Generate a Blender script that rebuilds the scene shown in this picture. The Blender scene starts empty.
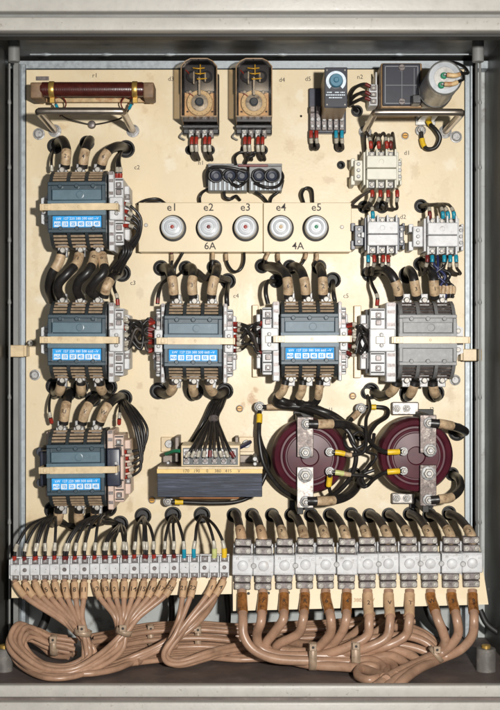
import bpy, bmesh, math, random
from mathutils import Vector, Matrix
random.seed(7)
S = 0.0014            # one unit of the drawing = 1.4 mm
CX, CY, D = 250.0, 355.0, 1300.0   # view axis over the mounting panel and camera distance
scn = bpy.context.scene
col = scn.collection

def W(ix, iy, h):
    """point at height h above the mounting panel seen at photo position ix, iy"""
    f = (D - h) / D
    return (CX + (ix - CX) * f, CY + (iy - CY) * f, h)
def V(p):
    return Vector(((p[0] - CX) * S, -p[2] * S, (CY - p[1]) * S))

# ------------------------------------------------------------------ materials
MATS = {}
def mat(name, c, rough=0.5, metal=0.0, var=0.0, vscale=60.0, bump=0.0, bscale=400.0,
        spots=None, spec=0.5, coat=0.0, trans=0.0, stretch=None, grime=0.0, rvar=0.0):
    m = bpy.data.materials.new(name); m.use_nodes = True
    nt = m.node_tree; N = nt.nodes; L = nt.links
    b = N['Principled BSDF']
    b.inputs['Base Color'].default_value = (*c, 1)
    b.inputs['Roughness'].default_value = rough
    b.inputs['Metallic'].default_value = metal
    b.inputs['Specular IOR Level'].default_value = spec
    b.inputs['Coat Weight'].default_value = coat
    b.inputs['Coat Roughness'].default_value = 0.15
    b.inputs['Transmission Weight'].default_value = trans
    tc = N.new('ShaderNodeTexCoord'); mp = N.new('ShaderNodeMapping')
    L.new(tc.outputs['Object'], mp.inputs['Vector'])
    oi = N.new('ShaderNodeObjectInfo')
    sc = N.new('ShaderNodeVectorMath'); sc.operation = 'SCALE'; sc.inputs[0].default_value = (3.1, 1.7, 2.3)
    L.new(oi.outputs['Random'], sc.inputs['Scale']); L.new(sc.outputs[0], mp.inputs['Location'])
    if stretch: mp.inputs['Scale'].default_value = stretch
    cur = None
    if var > 0:
        n = N.new('ShaderNodeTexNoise'); n.inputs['Scale'].default_value = vscale
        n.inputs['Detail'].default_value = 5; n.inputs['Roughness'].default_value = 0.65
        L.new(mp.outputs[0], n.inputs['Vector'])
        r = N.new('ShaderNodeMapRange'); r.inputs[1].default_value = 0.3; r.inputs[2].default_value = 0.7
        r.inputs[3].default_value = 1 - var; r.inputs[4].default_value = 1 + var
        L.new(n.outputs['Fac'], r.inputs[0])
        mx = N.new('ShaderNodeMix'); mx.data_type = 'RGBA'; mx.blend_type = 'MULTIPLY'
        mx.inputs[0].default_value = 1; mx.inputs[6].default_value = (*c, 1)
        L.new(r.outputs[0], mx.inputs[7]); cur = mx.outputs[2]
        if rvar > 0:
            rr = N.new('ShaderNodeMapRange'); rr.inputs[1].default_value = 0.3; rr.inputs[2].default_value = 0.7
            rr.inputs[3].default_value = max(0.05, rough - rvar); rr.inputs[4].default_value = min(1, rough + rvar)
            L.new(n.outputs['Fac'], rr.inputs[0]); L.new(rr.outputs[0], b.inputs['Roughness'])
    for (sc_, lo, hi, sco, amt) in (spots or []):
        n = N.new('ShaderNodeTexNoise'); n.inputs['Scale'].default_value = sc_
        n.inputs['Detail'].default_value = 6; n.inputs['Roughness'].default_value = 0.7
        L.new(mp.outputs[0], n.inputs['Vector'])
        r = N.new('ShaderNodeMapRange'); r.inputs[1].default_value = lo; r.inputs[2].default_value = hi
        r.inputs[3].default_value = 0; r.inputs[4].default_value = amt
        L.new(n.outputs['Fac'], r.inputs[0])
        mx = N.new('ShaderNodeMix'); mx.data_type = 'RGBA'
        L.new(r.outputs[0], mx.inputs[0])
        if cur is not None: L.new(cur, mx.inputs[6])
        else: mx.inputs[6].default_value = (*c, 1)
        mx.inputs[7].default_value = (*sco, 1); cur = mx.outputs[2]
    if cur is not None: L.new(cur, b.inputs['Base Color'])
    if bump > 0:
        n = N.new('ShaderNodeTexNoise'); n.inputs['Scale'].default_value = bscale; n.inputs['Detail'].default_value = 4
        L.new(mp.outputs[0], n.inputs['Vector'])
        bp = N.new('ShaderNodeBump'); bp.inputs['Strength'].default_value = bump; bp.inputs['Distance'].default_value = 0.0006
        L.new(n.outputs['Fac'], bp.inputs['Height']); L.new(bp.outputs[0], b.inputs['Normal'])
    MATS[name] = m
    return m
def clear(name, tint, gloss=0.1):
    m = bpy.data.materials.new(name); m.use_nodes = True
    nt = m.node_tree; N = nt.nodes; L = nt.links
    N.remove(N['Principled BSDF']); o = N['Material Output']
    t = N.new('ShaderNodeBsdfTransparent'); t.inputs[0].default_value = (*tint, 1)
    g = N.new('ShaderNodeBsdfGlossy'); g.inputs['Roughness'].default_value = 0.12
    fr = N.new('ShaderNodeFresnel'); fr.inputs[0].default_value = 1.5
    ad = N.new('ShaderNodeMath'); ad.operation = 'ADD'; ad.inputs[1].default_value = gloss
    mx = N.new('ShaderNodeMixShader')
    L.new(fr.outputs[0], ad.inputs[0]); L.new(ad.outputs[0], mx.inputs[0])
    L.new(t.outputs[0], mx.inputs[1]); L.new(g.outputs[0], mx.inputs[2]); L.new(mx.outputs[0], o.inputs[0])
    MATS[name] = m

mat('cream', (0.7, 0.575, 0.375), 0.4, var=0.06, vscale=9, bump=0.15, bscale=260,
    spots=[(14, 0.52, 0.74, (0.8, 0.74, 0.6), 0.55), (160, 0.66, 0.76, (0.30, 0.2, 0.1), 0.55), (11, 0.62, 0.78, (0.5, 0.36, 0.19), 0.65), (45, 0.6, 0.74, (0.46, 0.33, 0.17), 0.5)], rvar=0.12)  # the pale spots paint glare into the cream, the brown ones are dirt
mat('cream_plate', (0.68, 0.555, 0.36), 0.4, var=0.05, vscale=30, bump=0.08, spots=[(130, 0.68, 0.8, (0.32, 0.22, 0.12), 0.6)])
mat('cream_strap', (0.62, 0.48, 0.29), 0.36, var=0.15, vscale=90, spots=[(70, 0.56, 0.7, (0.4, 0.27, 0.13), 0.6), (200, 0.62, 0.72, (0.16, 0.1, 0.05), 0.6)])
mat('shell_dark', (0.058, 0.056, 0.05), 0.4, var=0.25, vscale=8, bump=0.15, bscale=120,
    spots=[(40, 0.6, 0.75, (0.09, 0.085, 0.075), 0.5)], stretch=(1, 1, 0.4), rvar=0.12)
mat('shell_grey', (0.21, 0.21, 0.2), 0.45, var=0.2, vscale=14, bump=0.12, spots=[(60, 0.6, 0.75, (0.1, 0.09, 0.08), 0.6)], rvar=0.1)
mat('foot_paint', (0.13, 0.12, 0.11), 0.5, var=0.3, vscale=60, spots=[(90, 0.55, 0.7, (0.25, 0.23, 0.2), 0.6)])
mat('shell_back', (0.4, 0.42, 0.41), 0.5, var=0.18, vscale=14, bump=0.1, spots=[(30, 0.58, 0.7, (0.16, 0.13, 0.11), 0.7), (90, 0.62, 0.7, (0.2, 0.13, 0.09), 0.7)])
mat('floor_brown', (0.12, 0.092, 0.082), 0.6, var=0.3, vscale=25, bump=0.2, spots=[(50, 0.6, 0.72, (0.22, 0.19, 0.17), 0.6), (20, 0.56, 0.7, (0.06, 0.045, 0.04), 0.6)])
mat('frame_paint', (0.41, 0.39, 0.355), 0.4, var=0.06, vscale=60, bump=0.2, bscale=200,
    spots=[(220, 0.6, 0.7, (0.2, 0.16, 0.12), 0.6), (90, 0.66, 0.72, (0.12, 0.08, 0.05), 0.85), (9, 0.5, 0.75, (0.5, 0.48, 0.44), 0.5), (30, 0.68, 0.74, (0.3, 0.19, 0.1), 0.5)], rvar=0.08)
mat('galvanised', (0.33, 0.36, 0.38), 0.48, metal=0.4, var=0.25, vscale=130, bump=0.1, rvar=0.12)
mat('steel', (0.36, 0.34, 0.31), 0.52, metal=0.5, var=0.3, vscale=200, bump=0.1, spots=[(300, 0.55, 0.68, (0.12, 0.1, 0.08), 0.8)], rvar=0.1)
mat('tube_steel', (0.42, 0.36, 0.3), 0.28, metal=0.9, var=0.15, vscale=100)
mat('zinc', (0.36, 0.355, 0.35), 0.5, metal=0.35, var=0.3, vscale=300, bump=0.15, spots=[(260, 0.52, 0.64, (0.12, 0.1, 0.09), 0.8)], rvar=0.1)
mat('clamp_metal', (0.17, 0.145, 0.14), 0.42, metal=0.3, var=0.4, vscale=220, bump=0.25, spots=[(200, 0.52, 0.66, (0.07, 0.05, 0.04), 0.85), (170, 0.6, 0.72, (0.42, 0.38, 0.36), 0.4)])
mat('brass', (0.6, 0.38, 0.1), 0.35, metal=0.7, var=0.2, vscale=250)
mat('blue_shell', (0.032, 0.056, 0.072), 0.3, var=0.15, vscale=60, bump=0.06, spots=[(90, 0.6, 0.8, (0.13, 0.17, 0.19), 0.4)])
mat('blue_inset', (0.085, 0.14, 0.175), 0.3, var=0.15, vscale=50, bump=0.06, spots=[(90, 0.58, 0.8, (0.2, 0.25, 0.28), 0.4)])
mat('slate_shell', (0.055, 0.082, 0.102), 0.48, var=0.15, vscale=60, bump=0.06, spots=[(90, 0.58, 0.8, (0.2, 0.24, 0.27), 0.4)])
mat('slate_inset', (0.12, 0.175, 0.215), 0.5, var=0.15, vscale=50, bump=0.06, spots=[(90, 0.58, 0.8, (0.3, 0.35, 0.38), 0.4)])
mat('grey_shell', (0.2, 0.2, 0.2), 0.45, var=0.2, vscale=120, bump=0.2, bscale=300, spots=[(120, 0.58, 0.75, (0.36, 0.36, 0.35), 0.5)])
mat('chute_black', (0.035, 0.042, 0.045), 0.4, var=0.3, vscale=90, bump=0.1)
mat('louvre', (0.36, 0.26, 0.17), 0.42, metal=0.3, var=0.3, vscale=180)
mat('white_plastic', (0.56, 0.56, 0.565), 0.42, var=0.14, vscale=90, bump=0.1, spots=[(130, 0.56, 0.7, (0.3, 0.26, 0.22), 0.65), (50, 0.58, 0.74, (0.48, 0.43, 0.36), 0.6)])
mat('ivory_plastic', (0.62, 0.6, 0.5), 0.4, var=0.08, vscale=90, spots=[(110, 0.62, 0.75, (0.36, 0.3, 0.22), 0.5)])
mat('pink_plastic', (0.6, 0.45, 0.37), 0.4, var=0.1, vscale=90, spots=[(110, 0.6, 0.75, (0.34, 0.24, 0.18), 0.5)])
mat('fuse_white', (0.52, 0.54, 0.56), 0.25, var=0.08, vscale=90, coat=0.3)
mat('navy_plastic', (0.03, 0.035, 0.055), 0.35, var=0.2, vscale=100)
mat('black_plastic', (0.02, 0.019, 0.02), 0.35, var=0.3, vscale=90)
mat('print_grey', (0.3, 0.3, 0.32), 0.5)
mat('charcoal_face', (0.028, 0.03, 0.042), 0.3, var=0.12, vscale=50)
mat('relay_brown', (0.32, 0.2, 0.1), 0.45, var=0.25, vscale=150)
mat('relay_board', (0.62, 0.42, 0.24), 0.4, var=0.3, vscale=110)
mat('rust_bracket', (0.5, 0.35, 0.18), 0.55, var=0.3, vscale=90, spots=[(70, 0.5, 0.62, (0.35, 0.13, 0.04), 0.8)])
mat('old_wood', (0.2, 0.12, 0.065), 0.6, var=0.35, vscale=100)
mat('maroon_tube', (0.06, 0.012, 0.009), 0.3, var=0.3, vscale=120, bump=0.25, bscale=350, spots=[(200, 0.62, 0.75, (0.25, 0.12, 0.08), 0.5)])
mat('maroon', (0.07, 0.012, 0.02), 0.36, var=0.25, vscale=50, spec=0.25, spots=[(70, 0.62, 0.8, (0.09, 0.04, 0.045), 0.4)])
mat('bobbin_beige', (0.42, 0.33, 0.22), 0.5, var=0.2, vscale=60)
mat('black_cable', (0.018, 0.016, 0.015), 0.36, var=0.4, vscale=150, bump=0.1, spots=[(160, 0.62, 0.78, (0.09, 0.075, 0.06), 0.6)])
mat('old_black_cable', (0.045, 0.036, 0.03), 0.45, var=0.4, vscale=150, bump=0.15, spots=[(120, 0.58, 0.75, (0.15, 0.11, 0.08), 0.6)])
mat('blue_cable', (0.02, 0.025, 0.09), 0.4, var=0.2)
mat('beige_cable', (0.36, 0.215, 0.14), 0.34, var=0.22, vscale=45, bump=0.15, bscale=300, spots=[(70, 0.56, 0.72, (0.2, 0.11, 0.065), 0.7), (35, 0.56, 0.76, (0.53, 0.37, 0.26), 0.6), (220, 0.62, 0.7, (0.12, 0.07, 0.04), 0.6)])
mat('sleeve', (0.5, 0.36, 0.22), 0.46, var=0.3, vscale=120, bump=0.15, spots=[(110, 0.5, 0.66, (0.2, 0.11, 0.055), 0.85), (170, 0.62, 0.7, (0.04, 0.03, 0.02), 0.8)])
mat('tan_sleeve', (0.5, 0.32, 0.185), 0.45, var=0.18, vscale=80, spots=[(100, 0.56, 0.7, (0.25, 0.14, 0.08), 0.7)])
mat('amber_sleeve', (0.24, 0.095, 0.025), 0.25, var=0.5, vscale=150, spots=[(110, 0.54, 0.68, (0.03, 0.013, 0.008), 0.9), (90, 0.58, 0.7, (0.5, 0.24, 0.07), 0.7)], coat=0.4)
mat('clear_marker', (0.42, 0.38, 0.31), 0.3, var=0.3, vscale=200)
mat('red', (0.3, 0.025, 0.014), 0.4, var=0.3, vscale=200)
mat('dark_red', (0.14, 0.014, 0.012), 0.4, var=0.2, vscale=200)
mat('cyan', (0.01, 0.25, 0.36), 0.35, var=0.15, vscale=200)
mat('yellow', (0.72, 0.46, 0.02), 0.4, var=0.15, vscale=200)
mat('pale_green', (0.5, 0.52, 0.2), 0.4, var=0.15, vscale=200)
mat('green', (0.02, 0.2, 0.1), 0.4)
mat('orange_cap', (0.62, 0.3, 0.02), 0.35, var=0.2, vscale=300)
mat('sticker_blue', (0.03, 0.33, 0.74), 0.65, spec=0.2, var=0.25, vscale=160)
mat('print_white', (0.62, 0.7, 0.78), 0.5, var=0.2, vscale=250)
mat('print_black', (0.03, 0.022, 0.018), 0.6)
mat('knob_blue', (0.05, 0.17, 0.25), 0.35)
mat('knob_dark', (0.03, 0.05, 0.09), 0.3)
mat('dial_cream', (0.6, 0.5, 0.33), 0.4, var=0.1, vscale=150)
mat('lamination', (0.02, 0.026, 0.045), 0.6, metal=0.0, var=0.7, vscale=40, bump=0.5, bscale=200, stretch=(0.3, 1, 7),
    spots=[(60, 0.52, 0.64, (0.09, 0.105, 0.16), 0.8), (150, 0.6, 0.68, (0.16, 0.15, 0.15), 0.5), (35, 0.54, 0.64, (0.012, 0.012, 0.018), 0.9)])
mat('core_top', (0.16, 0.13, 0.11), 0.45, metal=0.3, var=0.25, vscale=100)
mat('winding', (0.4, 0.18, 0.08), 0.5, var=0.3, vscale=60)
mat('label_yellow', (0.7, 0.48, 0.16), 0.45, var=0.15, vscale=100)
mat('can_aluminium', (0.36, 0.35, 0.33), 0.35, metal=0.7, var=0.25, vscale=100, spots=[(80, 0.56, 0.7, (0.16, 0.14, 0.12), 0.5)])
mat('can_top', (0.36, 0.38, 0.4), 0.5, metal=0.1, var=0.2, vscale=80, spots=[(80, 0.56, 0.7, (0.2, 0.18, 0.16), 0.6)])
mat('rubber', (0.015, 0.014, 0.013), 0.55)
mat('rusty_bar', (0.085, 0.065, 0.058), 0.4, metal=0.4, var=0.6, vscale=90, bump=0.2, spots=[(150, 0.52, 0.66, (0.3, 0.26, 0.23), 0.75)])
mat('light_bar', (0.4, 0.37, 0.34), 0.42, metal=0.4, var=0.35, vscale=90, bump=0.2, spots=[(120, 0.54, 0.66, (0.1, 0.06, 0.045), 0.85)])
mat('red_print', (0.45, 0.02, 0.02), 0.4)
mat('steel_strap', (0.36, 0.26, 0.18), 0.45, metal=0.15, var=0.25, vscale=100, spots=[(90, 0.55, 0.68, (0.2, 0.14, 0.09), 0.7)])
clear('clear_cover', (0.95, 0.86, 0.74), 0.1)

def stains_and_glare(m, lst):  # rust and brown stains, plus pale patches of glare painted into the colour
    nt = MATS[m].node_tree; N = nt.nodes; L = nt.links; b = N['Principled BSDF']
    cur = b.inputs['Base Color'].links[0].from_socket
    tc = N.new('ShaderNodeTexCoord')
    nz = N.new('ShaderNodeTexNoise'); nz.inputs['Scale'].default_value = 170; nz.inputs['Detail'].default_value = 6; nz.inputs['Roughness'].default_value = 0.75
    L.new(tc.outputs['Object'], nz.inputs['Vector'])
    for (px, py, rx, ry, c, amt) in lst:
        mp = N.new('ShaderNodeMapping'); mp.vector_type = 'TEXTURE'
        mp.inputs['Location'].default_value = ((px-250)*S, 0, (560-py)*S); mp.inputs['Scale'].default_value = (rx*S, 1, ry*S)
        L.new(tc.outputs['Object'], mp.inputs['Vector'])
        ln = N.new('ShaderNodeVectorMath'); ln.operation = 'LENGTH'; L.new(mp.outputs[0], ln.inputs[0])
        r = N.new('ShaderNodeMapRange'); r.inputs[1].default_value = 0.0; r.inputs[2].default_value = 1.0; r.inputs[3].default_value = 0.3; r.inputs[4].default_value = -0.3
        L.new(ln.outputs['Value'], r.inputs[0])
        ad = N.new('ShaderNodeMath'); ad.operation = 'ADD'; L.new(nz.outputs['Fac'], ad.inputs[0]); L.new(r.outputs[0], ad.inputs[1])
        r2 = N.new('ShaderNodeMapRange'); r2.inputs[1].default_value = 0.46; r2.inputs[2].default_value = 0.64; r2.inputs[4].default_value = amt
        L.new(ad.outputs[0], r2.inputs[0])
        mx = N.new('ShaderNodeMix'); mx.data_type = 'RGBA'; L.new(r2.outputs[0], mx.inputs[0]); L.new(cur, mx.inputs[6])
        mx.inputs[7].default_value = (*c, 1); cur = mx.outputs[2]
    L.new(cur, b.inputs['Base Color'])
RU = (0.4, 0.2, 0.06)
stains_and_glare('cream', [(x_, y_, 7+(k_*5) % 9, 8+(k_*7) % 11, ((0.45, 0.31, 0.16), (0.82, 0.77, 0.66), (0.36, 0.22, 0.1))[k_ % 3], 0.36) for k_, (x_, y_) in enumerate(((145, 110), (170, 165), (240, 62), (290, 145), (300, 95), (330, 180), (415, 170), (450, 165), (340, 225), (455, 280), (145, 240), (140, 385), (135, 470), (250, 360), (245, 440), (352, 370), (385, 505), (450, 395), (190, 505), (40, 300), (130, 505)))] + [(252, 400, 9, 13, RU, 0.75), (256, 390, 6, 6, RU, 0.6), (243, 405, 5, 10, RU, 0.5), (60, 127, 16, 6, (0.5, 0.33, 0.15), 0.4),
    (140, 292, 8, 14, (0.5, 0.4, 0.26), 0.5), (250, 300, 10, 30, (0.8, 0.74, 0.62), 0.5), (200, 150, 50, 14, (0.78, 0.7, 0.56), 0.5), (240, 340, 14, 26, (0.8, 0.74, 0.62), 0.5),  # the near-white entries are painted glare on the sheet
    (130, 420, 12, 20, (0.5, 0.38, 0.22), 0.35), (300, 130, 30, 20, (0.78, 0.72, 0.58), 0.4), (445, 190, 14, 30, (0.55, 0.42, 0.26), 0.3), (36, 250, 8, 60, (0.55, 0.42, 0.24), 0.35), (350, 385, 12, 12, (0.5, 0.36, 0.2), 0.4)])

# ------------------------------------------------------------------ mesh builder
class MB:
    def __init__(s): s.bm = bmesh.new()
    def _add(s, vs, fs, smooth=False):
        bv = [s.bm.verts.new(V(v)) for v in vs]
        out = []
        for f in fs:
            try:
                nf = s.bm.faces.new([bv[i] for i in f]); nf.smooth = smooth; out.append(nf)
            except ValueError: pass
        return bv, out
    def box(s, x0, x1, y0, y1, h0, h1, bev=0.6):
        vs = [(x, y, h) for h in (h0, h1) for y in (y0, y1) for x in (x0, x1)]
        fs = [(0,1,3,2),(4,6,7,5),(0,4,5,1),(2,3,7,6),(0,2,6,4),(1,5,7,3)]
        bv, bf = s._add(vs, fs)
        bev = min(bev, 0.3 * min(abs(x1-x0), abs(y1-y0), abs(h1-h0)))
        if bev > 0.05:
            es = set(e for f in bf for e in f.edges)
            bmesh.ops.bevel(s.bm, geom=list(es), offset=bev * S, segments=1 if bev < 1.5 else 3, affect='EDGES', profile=0.5)
        return s
    def ibox(s, ix0, ix1, iy0, iy1, h0, h1, bev=0.6):
        a = W(ix0, iy0, h1); b = W(ix1, iy1, h1)
        return s.box(a[0], b[0], a[1], b[1], h0, h1, bev)
    def prism(s, poly, h0, h1, bev=0.0):
        n = len(poly)
        vs = [(x, y, h0) for x, y in poly] + [(x, y, h1) for x, y in poly]
        fs = [tuple(range(n))[::-1], tuple(range(n, 2*n))] + [(i, (i+1) % n, n+(i+1) % n, n+i) for i in range(n)]
        s._add(vs, fs); return s
    def prof(s, x0, x1, poly):
        """poly of (y, h) extruded along x"""
        n = len(poly)
        vs = [(x0, y, h) for y, h in poly] + [(x1, y, h) for y, h in poly]
        fs = [tuple(range(n)), tuple(range(n, 2*n))[::-1]] + [(i, n+i, n+(i+1) % n, (i+1) % n) for i in range(n)]
        s._add(vs, fs); return s
    def lathe(s, cx, cy, pr, seg=28, axis='h', c3=0.0, smooth=True):
        """pr: list of (radius, position along axis)"""
        vs = []
        for r, t in pr:
            for k in range(seg):
                a = 2 * math.pi * k / seg
                u, w = r * math.cos(a), r * math.sin(a)
                vs.append((cx + u, cy + w, t) if axis == 'h' else ((t, cy + u, c3 + w) if axis == 'x' else (cx + u, t, c3 + w)))
        fs = []
        for j in range(len(pr) - 1):
            for k in range(seg):
                k2 = (k + 1) % seg
                fs.append((j*seg+k, j*seg+k2, (j+1)*seg+k2, (j+1)*seg+k))
        fs.append(tuple(range(seg))[::-1]); fs.append(tuple(range((len(pr)-1)*seg, len(pr)*seg)))
        s._add(vs, fs, smooth); return s
    def cyl(s, cx, cy, h0, h1, r, seg=20, ch=0.5):
        return s.lathe(cx, cy, [(r, h0), (r, h1 - ch), (r - ch, h1)], seg)
    def icyl(s, ix, iy, h0, h1, r, seg=20, ch=0.4):
        a = W(ix, iy, h1); return s.cyl(a[0], a[1], h0, h1, r, seg, ch)
    def tube(s, pts, r, seg=10, sub=6, raw=False):
        P = pts if raw else spline(pts, sub)
        P = [Vector(p) for p in P]; n = len(P)
        rs = r if isinstance(r, (list, tuple)) else [r] * n
        if len(rs) != n: rs = [rs[min(len(rs)-1, int(i * len(rs) / n))] for i in range(n)]
        t0 = (P[1] - P[0]).normalized(); u = t0.orthogonal().normalized(); vs = []
        for i in range(n):
            t = (P[min(i+1, n-1)] - P[max(i-1, 0)]).normalized()
            u = (u - t * u.dot(t)); u = u.normalized() if u.length > 1e-6 else t.orthogonal().normalized()
            w = t.cross(u)
            for k in range(seg):
                a = 2 * math.pi * k / seg
                vs.append(tuple(P[i] + (u * math.cos(a) + w * math.sin(a)) * rs[i]))
        fs = [(j*seg+k, j*seg+(k+1) % seg, (j+1)*seg+(k+1) % seg, (j+1)*seg+k) for j in range(n-1) for k in range(seg)]
        fs.append(tuple(range(seg))[::-1]); fs.append(tuple(range((n-1)*seg, n*seg)))
        s._add(vs, fs, True); return s
    def ring(s, pts, w, t):
        """closed flat band: pts closed loop, drawn as a thin tube"""
        return s.tube(list(pts) + [pts[0]], w, 8, 4)
    def text(s, body, x, y, h, size, ang=0.0, align='CENTER', thick=0.12, bold=0.0):
        cu = bpy.data.curves.new('t', 'FONT'); cu.body = body; cu.size = size * S
        cu.align_x = align; cu.align_y = 'CENTER'; cu.extrude = thick * S; cu.offset = bold * S; cu.resolution_u = 2
        ob = bpy.data.objects.new('t', cu); col.objects.link(ob)
        dg = bpy.context.evaluated_depsgraph_get()
        me = bpy.data.meshes.new_from_object(ob.evaluated_get(dg))
        bpy.data.objects.remove(ob)
        c, sn = math.cos(ang), math.sin(ang)
        vs = []
        for v in me.vertices:
            X, Y, Z = v.co
            vs.append((x + (X * c - Y * sn) / S, y - (X * sn + Y * c) / S, h + Z / S))
        s._add(vs, [tuple(p.vertices) for p in me.polygons])
        bpy.data.meshes.remove(me); return s
    def build(s, name, m, parent=None, origin=None):
        bm = s.bm
        bmesh.ops.recalc_face_normals(bm, faces=bm.faces)
        o3 = Vector((0, 0, 0))
        if parent is not None: o3 = Vector(parent['_o']) if '_o' in parent else o3
        elif origin is not None: o3 = V(origin)
        for v in bm.verts: v.co -= o3
        for e in bm.edges:
            if len(e.link_faces) == 2 and e.calc_face_angle(0) > math.radians(38): e.smooth = False
        for f in bm.faces: f.smooth = True
        me = bpy.data.meshes.new(name); bm.to_mesh(me); bm.free()
        me.materials.append(MATS[m] if isinstance(m, str) else m)
        o = bpy.data.objects.new(name, me); col.objects.link(o)
        o['_o'] = tuple(o3)
        if parent is not None: o.parent = parent
        else: o.location = o3
        return o

def spline(pts, sub=6):
    P = [Vector(p) for p in pts]
    if len(P) < 3: return [tuple(p) for p in P]
    Q = [P[0] * 2 - P[1]] + P + [P[-1] * 2 - P[-2]]
    out = []
    for i in range(1, len(Q) - 2):
        a, b, c, d = Q[i-1], Q[i], Q[i+1], Q[i+2]
        for k in range(sub):
            t = k / sub
            out.append(tuple(0.5 * ((2*b) + (c-a)*t + (2*a-5*b+4*c-d)*t*t + (3*b-a-3*c+d)*t*t*t)))
    out.append(tuple(P[-1])); return out

def tag(o, label=None, cat=None, group=None, kind=None):
    if label: o['label'] = label
    if cat: o['category'] = cat
    if group: o['group'] = group
    if kind: o['kind'] = kind
    return o
def thing(name, label, cat, base, group=None):
    o = bpy.data.objects.new(name, None); col.objects.link(o)
    o.empty_display_size = 0.01; o.location = V(base); o['_o'] = tuple(V(base))
    return tag(o, label, cat, group)
ORD = ['first','second','third','fourth','fifth','sixth','seventh','eighth','ninth','tenth','eleventh','twelfth',
       'thirteenth','fourteenth','fifteenth','sixteenth','seventeenth','eighteenth','nineteenth','twentieth','twenty-first','twenty-second']

def cable(name, label, cat, pts, r, m, group=None, parts=(), img=True, seg=10, sub=6, jit=0.0):
    """parts: (name, material, start length, end length, radius) measured along from the first point (negative: from the end)"""
    if img: pts = [(p[0], p[1], min(181, max(p[2], D*(1-(287.5-r*1.3)/(p[1]-CY))))) if p[1] > 630 else p for p in pts]
    P = [W(*p) if img else p for p in pts]
    if jit: P = [P[0]] + [(p[0]+random.uniform(-jit, jit), p[1]+random.uniform(-jit, jit), p[2]+random.uniform(-jit, jit)) for p in P[1:-1]] + [P[-1]]
    C = spline(P, sub)
    L = [0]
    for i in range(1, len(C)): L.append(L[-1] + (Vector(C[i]) - Vector(C[i-1])).length)
    root = thing(name, label, cat, P[0], group) if parts else None
    b = MB(); b.tube(C, r, seg, raw=True)
    if not parts:
        o = b.build(name, m, None, P[0]); tag(o, label, cat, group); return o
    b.build('insulation', m, root)
    def at(s_):
        s_ = max(0, min(L[-1], s_))
        for i in range(1, len(L)):
            if L[i] >= s_:
                t = (s_ - L[i-1]) / max(1e-6, L[i] - L[i-1])
                return tuple(Vector(C[i-1]).lerp(Vector(C[i]), t))
        return C[-1]
    for (pn, pm, s0, s1, pr, *tx) in parts:
        if s0 < 0: s0, s1 = L[-1] + s0, L[-1] + s1
        q = [at(s0 + (s1 - s0) * k / 5) for k in range(6)]
        c = MB(); c.tube(q, pr, seg, raw=True); po = c.build(pn, pm, root)
        if tx and tx[0]:
            mid = Vector(at((s0 + s1) / 2)); d = (Vector(at(s0 + (s1-s0)*0.6)) - Vector(at(s0 + (s1-s0)*0.4))).normalized()
            up = -d if d.y > 0 else d
            if abs(d.y) < 0.35: up = Vector((0, -1, 0)) - d*(-d.y); up.normalize()
            nn = Vector((0, 0, 1)) - d*d.z; nn.normalize(); rt = -(up.cross(nn)) if True else None
            if rt.x < 0 and abs(d.y) >= 0.35: rt = -rt
            if abs(d.y) < 0.35: rt = d if d.x > 0 else -d
            t = MB(); sz = tx[1] if len(tx) > 1 else 7
            t.text(tx[0], 0, 0, 0, sz*0.9, thick=0.1, bold=0.05)
            for v in t.bm.verts:
                lx, ly, lz = v.co.x/S + CX, v.co.z/S - CY, -v.co.y/S
                ac = lx if abs(d.y) >= 0.35 else ly
                p = mid + rt*lx + up*ly + nn*(math.sqrt(max(pr*pr - ac*ac, pr*pr*0.25)) + 0.12 + lz)
                v.co = V(p)
            t.build('marking', 'print_black', po)
    return root

# ------------------------------------------------------------------ cabinet
cab = thing('electrical_cabinet', 'grey steel switch cabinet standing open round all the equipment', 'cabinet', (250, 640, -30))
HF = 190
b = MB(); b.box(-60, 560, 20, 660, -36, -30, 0); b.build('back_wall', 'shell_back', cab)
for xa in (3, 490):
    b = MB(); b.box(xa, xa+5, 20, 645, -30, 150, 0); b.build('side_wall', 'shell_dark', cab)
for xa, xb in ((-60, 3), (495, 560)):
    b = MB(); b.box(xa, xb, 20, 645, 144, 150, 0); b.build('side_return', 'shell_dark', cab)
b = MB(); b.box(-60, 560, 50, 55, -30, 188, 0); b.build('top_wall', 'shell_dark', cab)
b = MB(); b.box(-60, 560, 644, 650, -30, 190, 0); b.build('bottom_wall', 'floor_brown', cab)
# door frame profile, top and bottom
b = MB()
yt = lambda iy, h=HF: W(0, iy, h)[1]
b.box(-120, 620, yt(-40), yt(13.5), HF-6, HF+8, 1.5)
b.box(-120, 620, yt(18), yt(31.5), HF-10, HF+4, 1.5)
b.build('frame_rail', 'frame_paint', cab)
b = MB(); b.box(-120, 620, yt(13.0), yt(18.5), HF-10, HF-3, 0.2); b.build('frame_groove', 'shell_grey', cab)
b = MB(); b.box(-120, 620, yt(28), yt(33.5), HF-24, HF-11, 0.2); b.build('door_seal', 'rubber', cab)
b = MB()
b.box(-120, 620, yt(682), yt(694), HF+2, HF+12, 1.5)
b.box(-120, 620, yt(700), yt(760), HF-10, HF+8, 1.5)
b.build('frame_rail', 'frame_paint', cab)
b = MB(); b.box(-120, 620, yt(693), yt(701), HF-14, HF-3, 0.2); b.build('frame_groove', 'floor_brown', cab)
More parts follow.
